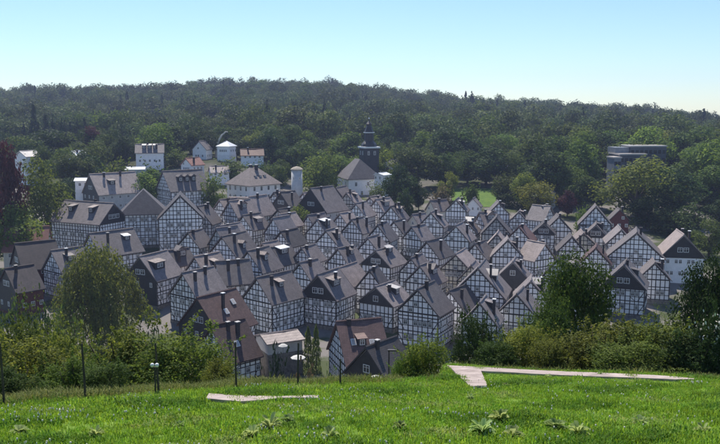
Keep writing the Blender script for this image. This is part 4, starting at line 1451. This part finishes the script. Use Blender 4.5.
# ordinals for a run of look-alike trees along the wood's foot
ORD = ['first', 'second', 'third', 'fourth', 'fifth', 'sixth', 'seventh', 'eighth', 'ninth', 'tenth', 'eleventh', 'twelfth', 'thirteenth', 'fourteenth', 'fifteenth', 'sixteenth', 'seventeenth', 'eighteenth', 'nineteenth', 'twentieth', 'twenty-first', 'twenty-second', 'twenty-third', 'twenty-fourth'] + ['%s-%s' % (a, b) for a in ('twenty', 'thirty', 'forty') for b in ('fifth', 'sixth', 'seventh', 'eighth', 'ninth')]
us = [8, 34, 70, 100, 134, 150, 190, 208, 236, 256, 272, 300, 318, 352, 388, 404, 432, 458, 498, 520, 560, 592, 652, 690]
for i, u in enumerate(us):
    yv = 352 + 12 * math.sin(i * 2.3)
    T(u, 133 + 5 * math.sin(i * 1.7) + (8 if u > 380 else 0), yv, rng.uniform(26, 38), rng.choice(['round', 'round', 'tall']), rng.choice(['leaf_dark', 'leaf_mid', 'leaf_dark']),
      'leafy tree in the front row of the wood, %s from the left' % ORD[i], group='front row of the wood')

KEEP = [(338, 116, 400, 199, 290), (216, 166, 280, 206, 262), (288, 164, 306, 193, 262), (604, 142, 676, 190, 300), (190, 138, 272, 163, 330), (130, 142, 166, 166, 315), (10, 150, 32, 170, 300),
        (450, 186, 502, 200, 300), (422, 158, 436, 168, 325), (498, 160, 508, 168, 335), (84, 172, 150, 200, 250), (148, 168, 216, 200, 245), (268, 184, 350, 212, 240), (214, 128, 230, 145, 345), (205, 160, 220, 172, 290), (180, 156, 196, 168, 300)]
belt = []
tries = 0
while len(belt) < 84 and tries < 6000:
    tries += 1
    y = math.sqrt(rng.uniform(262 ** 2, 362 ** 2)); u = rng.uniform(-6, 726)
    x = (u - 360) / F * y
    h = rng.uniform(9, 19) * (1.1 if u > 390 else .9); w = h * rng.uniform(.8, 1.2)
    g = ground(x, y)
    wp = w / y * F
    vt = 222 - F * math.tan(math.atan2(g + h, y) + PITCH); vb = 222 - F * math.tan(math.atan2(g, y) + PITCH)
    if any(u + wp / 2 > a and u - wp / 2 < c and vb > b and vt < d and y < e + 12 for a, b, c, d, e in KEEP): continue
    if any(abs(u - q[0]) < 11 and abs(y - q[1]) < 14 for q in belt): continue
    belt.append((u, y, vt, wp))
for zone, a, b in (('on the slope left of the villa', -20, 216), ('between the villa and the church', 216, 345), ('on the slope right of the church', 345, 500), ('on the slope left of the office block', 500, 612), ('around and right of the office block', 612, 740)):
    for i, (u, y, vt, wp) in enumerate(sorted(q for q in belt if a <= q[0] < b)):
        T(u, vt, y, wp, rng.choice(['round', 'round', 'tall']), rng.choice(['leaf_dark', 'leaf_mid', 'leaf_mid', 'leaf_light', 'leaf_light']),
          'middle-sized tree %s, %s from the left' % (zone, ORD[i]), group='trees ' + zone)

# ------------------------------------------------------------------ bushes below the meadow
B = lambda *a, **k: tree(k.pop('name', 'bush'), 'bush', *a, **k)
NB = dict(n=20000, size=.028)
B(122, 316, 26, 112, 'shrub', 'leaf_bush', 'large rounded bush behind the fence at left, with dark hollows', **NB)
B(182, 328, 25, 100, 'shrub', 'leaf_bush', 'large bush touching the brown roof, right of the biggest bush', **NB)
B(216, 352, 22.5, 44, 'shrub', 'leaf_bush', 'lower right end bush of the left thicket', **NB)
B(28, 332, 24, 100, 'shrub', 'leaf_bush', 'bush at the left edge behind the fence', **NB)
B(18, 308, 36, 90, 'shrub', 'leaf_mid', 'tall green bush at the left edge hiding the yard of the dark house', **NB)
B(68, 320, 32, 70, 'shrub', 'leaf_bush', 'tall bush under the left half of the willow', **NB)
B(70, 352, 21, 70, 'shrub', 'leaf_light', 'low light green bush between two left fence posts', **NB)
B(10, 366, 18, 60, 'shrub', 'leaf_mid', 'low bush at the left edge close to the meadow', **NB)
B(104, 366, 19.5, 56, 'shrub', 'leaf_mid', 'low bush in front of the biggest left bush', **NB)
B(424, 333, 27, 58, 'shrub', 'leaf_light', 'bright green feathery bush left of the path corner', **NB)
B(404, 352, 27, 34, 'shrub', 'leaf_light', 'small bright bush at the left of the feathery bush', **NB)
B(478, 309, 32, 56, 'shrub', 'leaf_dark', 'dark shrub right above the path corner', **NB)
B(524, 322, 27, 60, 'shrub', 'leaf_yellow', 'yellowish green bush above the path', **NB)
B(496, 338, 26, 50, 'shrub', 'leaf_mid', 'low green bush left of the yellowish bush', **NB)
B(552, 334, 25.5, 56, 'shrub', 'leaf_bush', 'low bush at the foot of the tall foreground tree', **NB)
T(577, 249, 36, 86, 'tall', 'leaf_mid', 'tall foreground tree in front of the right-hand houses', n=20000, size=.025)
T(552, 292, 34, 56, 'round', 'leaf_mid', 'lower foreground tree leaning left of the tall one', n=14000, size=.028)
B(602, 318, 25.5, 92, 'shrub', 'leaf_bush', 'long bush above the path, left part of the right thicket', **NB)
B(654, 314, 25, 100, 'shrub', 'leaf_bush', 'big dense bush in the middle of the right thicket', **NB)
B(628, 338, 23.5, 80, 'shrub', 'leaf_bush', 'low bush in front of the right thicket', **NB)
B(696, 326, 24, 66, 'shrub', 'leaf_dark', 'dark bush at the right end of the path', **NB)
T(714, 243, 38, 70, 'round', 'leaf_dark', 'dark tree cut by the right edge in the foreground', n=20000, size=.025)
B(714, 304, 24, 40, 'shrub', 'leaf_dark', 'white-flowering shrub at the right edge', **NB)
B(668, 300, 40, 30, 'sparse', 'leaf_light', 'thin light shrub above the big dense right bush', n=6000, size=.02)

# ------------------------------------------------------------------ paths, fence, lamps
PATHS = []
def on_path(x, y):
    for q in PATHS:
        for a, b in zip(q, q[1:]):
            P4 = [(a[0], a[1]), (a[2], a[3]), (b[2], b[3]), (b[0], b[1])]
            sg = [(P4[(i + 1) % 4][0] - P4[i][0]) * (y - P4[i][1]) - (P4[(i + 1) % 4][1] - P4[i][1]) * (x - P4[i][0]) for i in range(4)]
            if all(t > .1 for t in sg) or all(t < -.1 for t in sg):
                return True
    return False
def track(name, lr, m='concrete', lift=.06, thick=.4):
    PATHS.append([(*gpt(*a, lift), *gpt(*b, lift)) for a, b in lr])
    return ribbon(name, PATHS[-1], lift, thick, M[m], 4)
track('path', [((470, 387), (487, 386)), ((461, 378), (484, 377.5)), ((454, 371), (481, 371)), ((447, 365.5), (478, 367))])
track('path', [((478.5, 371.2), (478.5, 367.2)), ((520, 373), (520, 369)), ((570, 375.4), (570, 371.4)), ((630, 378), (630, 374.6)), ((676, 379.6), (676, 377)), ((694, 380), (694, 378.9))])
track('path', [((206, 399), (209, 394)), ((240, 401.5), (240, 395.5)), ((280, 399), (280, 396)), ((318, 397.8), (318, 396.2))])

post_me = MB()
post_me.tube([(0, 0, -.5), (.005, 0, .45), (-.006, .004, 1.03), (0, 0, 1.06)], [.024, .022, .02, .014], 8)
post_me.mi = 0
post_me = post_me.mesh('fence_post', M['wood_post'])
PW = ['leftmost fence post, cut by the left edge', 'fence post standing before the low light green bush', 'fence post directly behind the twin globe lamp',
      'fence post below the brown roof beside the big bush', 'fence post in front of the white parasols', 'rightmost fence post, below the brown-roofed house']
for i, (u, vb, vt) in enumerate(((2, 404, 353), (84, 401, 351), (158, 396, 346), (236, 390, 347), (298, 388, 346), (340, 387, 362))):
    y = crest((u - 360) / F) - .3
    p = Vector(((u - 360) / F * y / (math.cos(PITCH) - .19 * math.sin(PITCH)), y, 0))
    p.z = ground(p.x, p.y)
    o = link('fence_post', post_me, None, p, i * 1.3, (1, 1, [1.1, 1.08, 1.0, 1, .98, .6][i]))
    o.rotation_euler = (rng.uniform(-.03, .03), rng.uniform(-.03, .03), i)
    setp(o, 'weathered dark ' + PW[i], 'fence post', 'fence posts along the meadow edge')

# twin globe lamp
y = crest((155.5 - 360) / F) - .55
dx = ray(155.5, 390)[0]
r = empty('garden_lamp', (dx * y, y, ground(dx * y, y))); setp(r, 'low garden lamp with two round white globes at the fence', 'lamp')
mb = MB(); mb.tube([(0, 0, -.3), (0, 0, .56)], [.018, .015], 8); mb.box(-.06, .06, -.008, .008, .53, .55); mb.build('pole', M['iron'], r)
for sx in (-1, 1):
    mb = MB(); mb.lathe([(.01, .555), (.03, .565), (.042, .595), (.036, .625), (.014, .64)], 14, sx * .048, 0); mb.build('globe', M['globe'], r, smooth=True)

# street lamp beyond the meadow
y = 60.
c = at(389, 351, y)
g = ground(c.x, y)
r = empty('street_lamp', (c.x, y, g)); setp(r, 'slim dark street lamp in front of the grey slate roof', 'street lamp')
mb = MB(); mb.tube([(0, 0, -.4), (0, 0, (c.z - g) * .6), (0, 0, c.z - g)], [.09, .07, .05], 8); mb.build('pole', M['iron'], r)
mb = MB(); mb.box(-.1, .62, -.13, .13, c.z - g, c.z - g + .12); mb.build('lamp_head', M['iron'], r)
mb = MB(); mb.box(.05, .58, -.1, .1, c.z - g - .03, c.z - g - .003); mb.build('lens', M['globe'], r)

# parasols by the garage
for (u, v, y, rad, lab) in ((283, 343.5, 124, .8, 'white parasol in front of the pink-roofed garage'), (298, 355, 116, 1.15, 'wide pale parasol right of the pink-roofed garage'),
                            (376, 375, 100, .9, 'white parasol at the meadow edge by the black gable')):
    c = at(u, v, y)
    g = ground(c.x, y)
    g = min(g, c.z - 2.2)
    r = empty('parasol', (c.x, y, g)); setp(r, lab, 'parasol')
    h = c.z - g
    mb = MB(); mb.lathe([(rad, h - .42), (rad * .98, h - .36), (rad * .5, h - .12), (.04, h + .02)], 8); mb.build('canopy', M['canvas'], r)
    mb = MB(); mb.tube([(0, 0, -.2), (0, 0, h)], [.03, .025], 6); mb.build('pole', M['iron'], r)

# ------------------------------------------------------------------ meadow
def tuft(seed, n, h, spread, m, wid):
    r = np.random.default_rng(seed)
    V, Fc, tn = [], [], []
    for i in range(n):
        a, d = r.uniform(0, 6.28), spread * r.uniform(0, 1) ** .5
        bx, by = d * math.cos(a), d * math.sin(a)
        hh = h * r.uniform(.5, 1.1); la = r.uniform(0, 6.28); le = hh * r.uniform(.15, .75)
        tx, ty = math.cos(la), math.sin(la)
        wx, wy = -ty * wid, tx * wid
        b = len(V)
        V += [(bx - wx, by - wy, -.02), (bx + wx, by + wy, -.02), (bx + tx * le * .35 + wx * .8, by + ty * le * .35 + wy * .8, hh * .6),
              (bx + tx * le * .35 - wx * .8, by + ty * le * .35 - wy * .8, hh * .6), (bx + tx * le, by + ty * le, hh * r.uniform(.75, 1))]
        Fc += [(b, b + 1, b + 2, b + 3), (b + 3, b + 2, b + 4)]
        t = r.uniform(0, 1); tn += [t, min(1, t + .15)]
    me = bpy.data.meshes.new('tuft'); me.from_pydata(V, [], Fc)
    me.materials.append(M[m])
    at_ = me.attributes.new('tint', 'FLOAT', 'FACE'); at_.data.foreach_set('value', np.array(tn, dtype=np.float32))
    return me
gp, gr, gs, gi = [], [], [], []
for i in range(62000):
    y = math.sqrt(rng.uniform(8.2 ** 2, 29 ** 2)); k = rng.uniform(-.7, .7); x = k * y
    yc = crest(k)
    if y > yc + 4.: continue
    patch = math.sin(x * .8 + 2) * math.sin(y * .9 + x * .3) + math.sin(x * 2.1 + y * 1.7) * .5
    s_ = rng.uniform(.6, 1.15) * (1 + .28 * patch)
    edge = y > yc - .4
    if on_path(x, y + .25) or on_path(x, y + .6) or on_path(x, y + 1.0): s_ *= .5
    i_ = rng.randrange(4)
    if on_path(x, y) and rng.random() > .07: continue
    pn = math.sin(x * 1.3 + 1.1 * math.sin(y * .9)) * math.sin(y * 1.6 + 1.7 * math.sin(x * .55)) + rng.uniform(-.5, .5)
    if pn > .72: i_ = 6
    elif pn < -.95: i_ = 7
    if edge and rng.random() < (.4 if k < .05 else .05):
        i_ = rng.choice([4, 5]); s_ *= 1.3
    gp.append((x, y, ground(x, y))); gr.append(rng.uniform(0, 6.28)); gs.append((s_ * 1.1, s_ * 1.1, s_)); gi.append(i_)
pr = [tuft(i, 16, .085, .11, 'grass', .006) for i in range(4)] + [tuft(20 + i, 14, .17, .14, 'grass_rough', .006) for i in range(2)] + [tuft(31, 18, .12, .12, 'grass_dark', .008), tuft(32, 16, .085, .11, 'grass_pale', .007)]
setp(scatter('meadow_grass', gp, gr, gs, gi, pr), 'bright green meadow grass covering the foreground slope', 'grass', kind='stuff')

# clover heads in patches
fl = MB()
fl.lathe([(.002, .04), (.004, .1)], 5)
stem = len(fl.f)
fl.mi = 1
fl.lathe([(.006, .098), (.016, .104), (.019, .115), (.014, .127), (.004, .132)], 7)
M['petal'] = mat('petal', (.68, .64, .54), (.82, .78, .68), 40., .9, .1)
fl = fl.mesh('flower', [M['lawn'], M['petal']])
gp, gr, gs, gi = [], [], [], []
cent = [(rng.uniform(-.48, .48), math.sqrt(rng.uniform(8.6 ** 2, 18 ** 2)), rng.uniform(.3, .9)) for i in range(44)]
cent += [((u - 360) / F, y, q) for u, y, q in ((60, 12, .8), (30, 11.5, .7), (110, 12.5, .8), (420, 12.5, .6), (610, 12.8, .9), (690, 11.5, .9), (640, 14.5, .8), (555, 10, .7), (280, 9.8, .6))]
for k, y, q in cent:
    for j in range(rng.randrange(4, 18)):
        px, py = k * y + rng.gauss(0, q * .55), y + rng.gauss(0, q * .5)
        if py > crest(px / py) - .6: continue
        s_ = rng.uniform(.35, .75)
        gp.append((px, py, ground(px, py))); gr.append(rng.uniform(0, 6.28)); gs.append((s_, s_, rng.uniform(.8, 1.15))); gi.append(0)
setp(scatter('clover_flowers', gp, gr, gs, gi, [fl]), 'white clover heads dotted in patches over the meadow', 'flowers', kind='stuff')

# broad-leaved weeds
def weed_mesh(seed, nl, ln, m='weed'):
    r = random.Random(seed)
    V, Fc, tn = [], [], []
    for i in range(nl):
        a = i * 2.39 + r.uniform(-.3, .3); l = ln * r.uniform(.6, 1.1); el = r.uniform(.25, 1.15); w = l * r.uniform(.28, .42)
        dx_, dy_ = math.cos(a), math.sin(a)
        b = len(V)
        rows = [(0, .05), (.25, .6), (.5, 1.), (.75, .8), (1, .08)]
        for t, ww in rows:
            hh = l * (math.sin(el) * t - .55 * t * t * math.cos(el) * .8)
            q = l * math.cos(el) * t
            for sg in (-1, 0, 1):
                V.append((dx_ * q - dy_ * sg * w * ww * .5, dy_ * q + dx_ * sg * w * ww * .5, hh + .02 + (.02 * ww if sg else 0)))
        tt = r.uniform(.1, 1)
        for j in range(4):
            for k in range(2):
                p = b + j * 3 + k
                Fc.append((p, p + 1, p + 4, p + 3)); tn.append(min(1, tt + .1 * k))
    me = bpy.data.meshes.new('weed'); me.from_pydata(V, [], Fc); me.materials.append(M[m])
    me.polygons.foreach_set('use_smooth', [True] * len(Fc))
    at_ = me.attributes.new('tint', 'FLOAT', 'FACE'); at_.data.foreach_set('value', np.array(tn, dtype=np.float32))
    return me
wm = [weed_mesh(i, 26 + 6 * i, .13) for i in range(3)]
WD = [(270, 432, 1.2), (288, 424, .9), (252, 440, .9), (330, 441, .9), (500, 424, 1.2), (482, 438, 1.2), (512, 440, 1.1), (556, 432, 1.3), (578, 438, 1.), (470, 400, .8), (506, 388, .9),
      (548, 378, .9), (600, 376, .9), (690, 376, .9), (20, 436, .9), (96, 438, .8), (180, 430, .7), (640, 428, .9), (702, 436, .9), (400, 432, .8), (372, 398, .7)]
WL = ['broad-leaved weed clump low in the meadow, left of the centre', 'smaller weed clump just above the left-of-centre clump', 'weed rosette at the bottom edge below the left path', 'weed rosette at the bottom edge near the centre',
      'big pale dock clump in the meadow below the path corner', 'dock clump at the bottom edge below the path corner', 'leafy dock plant at the bottom edge, right of the other dock clump', 'tallest dock clump at the bottom edge right of the centre',
      'dock plant right beside the tallest dock clump', 'dark weed tuft just below the path corner', 'weed tuft beside the lower end of the path', 'weed tuft growing at the near edge of the right path', 'leafy tuft at the path below the tall foreground tree',
      'weed tuft at the right end of the path', 'weed rosette in the bottom left corner', 'weed rosette at the bottom edge below the second fence post', 'weed rosette below the twin globe lamp', 'weed rosette below the right thicket', 'weed rosette in the bottom right corner',
      'weed rosette at the bottom edge, in the middle of the meadow', 'small weed tuft in the middle near the far meadow edge']
for i, ((u, v, s_), lab) in enumerate(zip(WD, WL)):
    x, y = gpt(u, v)
    y = min(y, crest(x / y) - .3)
    x = ray(u, v)[0] * y
    o = link('weed_plant', wm[i % 3], None, (x, y, ground(x, y)), i * 1.7, (s_, s_, s_ * rng.uniform(.9, 1.4)))
    o.scale *= 1.45 if v > 420 else 1.1
    setp(o, lab, 'weed', 'broad-leaved weeds in the meadow')

# blossoms of the white-flowering shrub: part of that shrub
sh = [o for o in bpy.data.objects if o.get('label') == 'white-flowering shrub at the right edge'][0]
cr = [c_ for c_ in sh.children if c_.name.startswith('crown')][0]
p, d, t = crown_points('shrub', 260, 77)
p[:, :2] *= 1.05
link('blossom', leaf_mesh('blossom', p, d, .045, t, [M['petal']], aspect=.9), sh, cr.location, 0, cr.scale)

# ------------------------------------------------------------------ haze
mb = MB(); mb.box(-1480, 1480, -60, 1460, -125, 62)
hz = bpy.data.materials.new('haze'); hz.use_nodes = True
hz.node_tree.nodes.clear()
ho = hz.node_tree.nodes.new('ShaderNodeOutputMaterial'); pv = hz.node_tree.nodes.new('ShaderNodeVolumePrincipled')
pv.inputs['Color'].default_value = (.56, .66, 1, 1)
pv.inputs['Density'].default_value = .00019
pv.inputs['Anisotropy'].default_value = .3
hz.node_tree.links.new(pv.outputs[0], ho.inputs['Volume'])
setp(mb.build('haze', hz), kind='stuff')
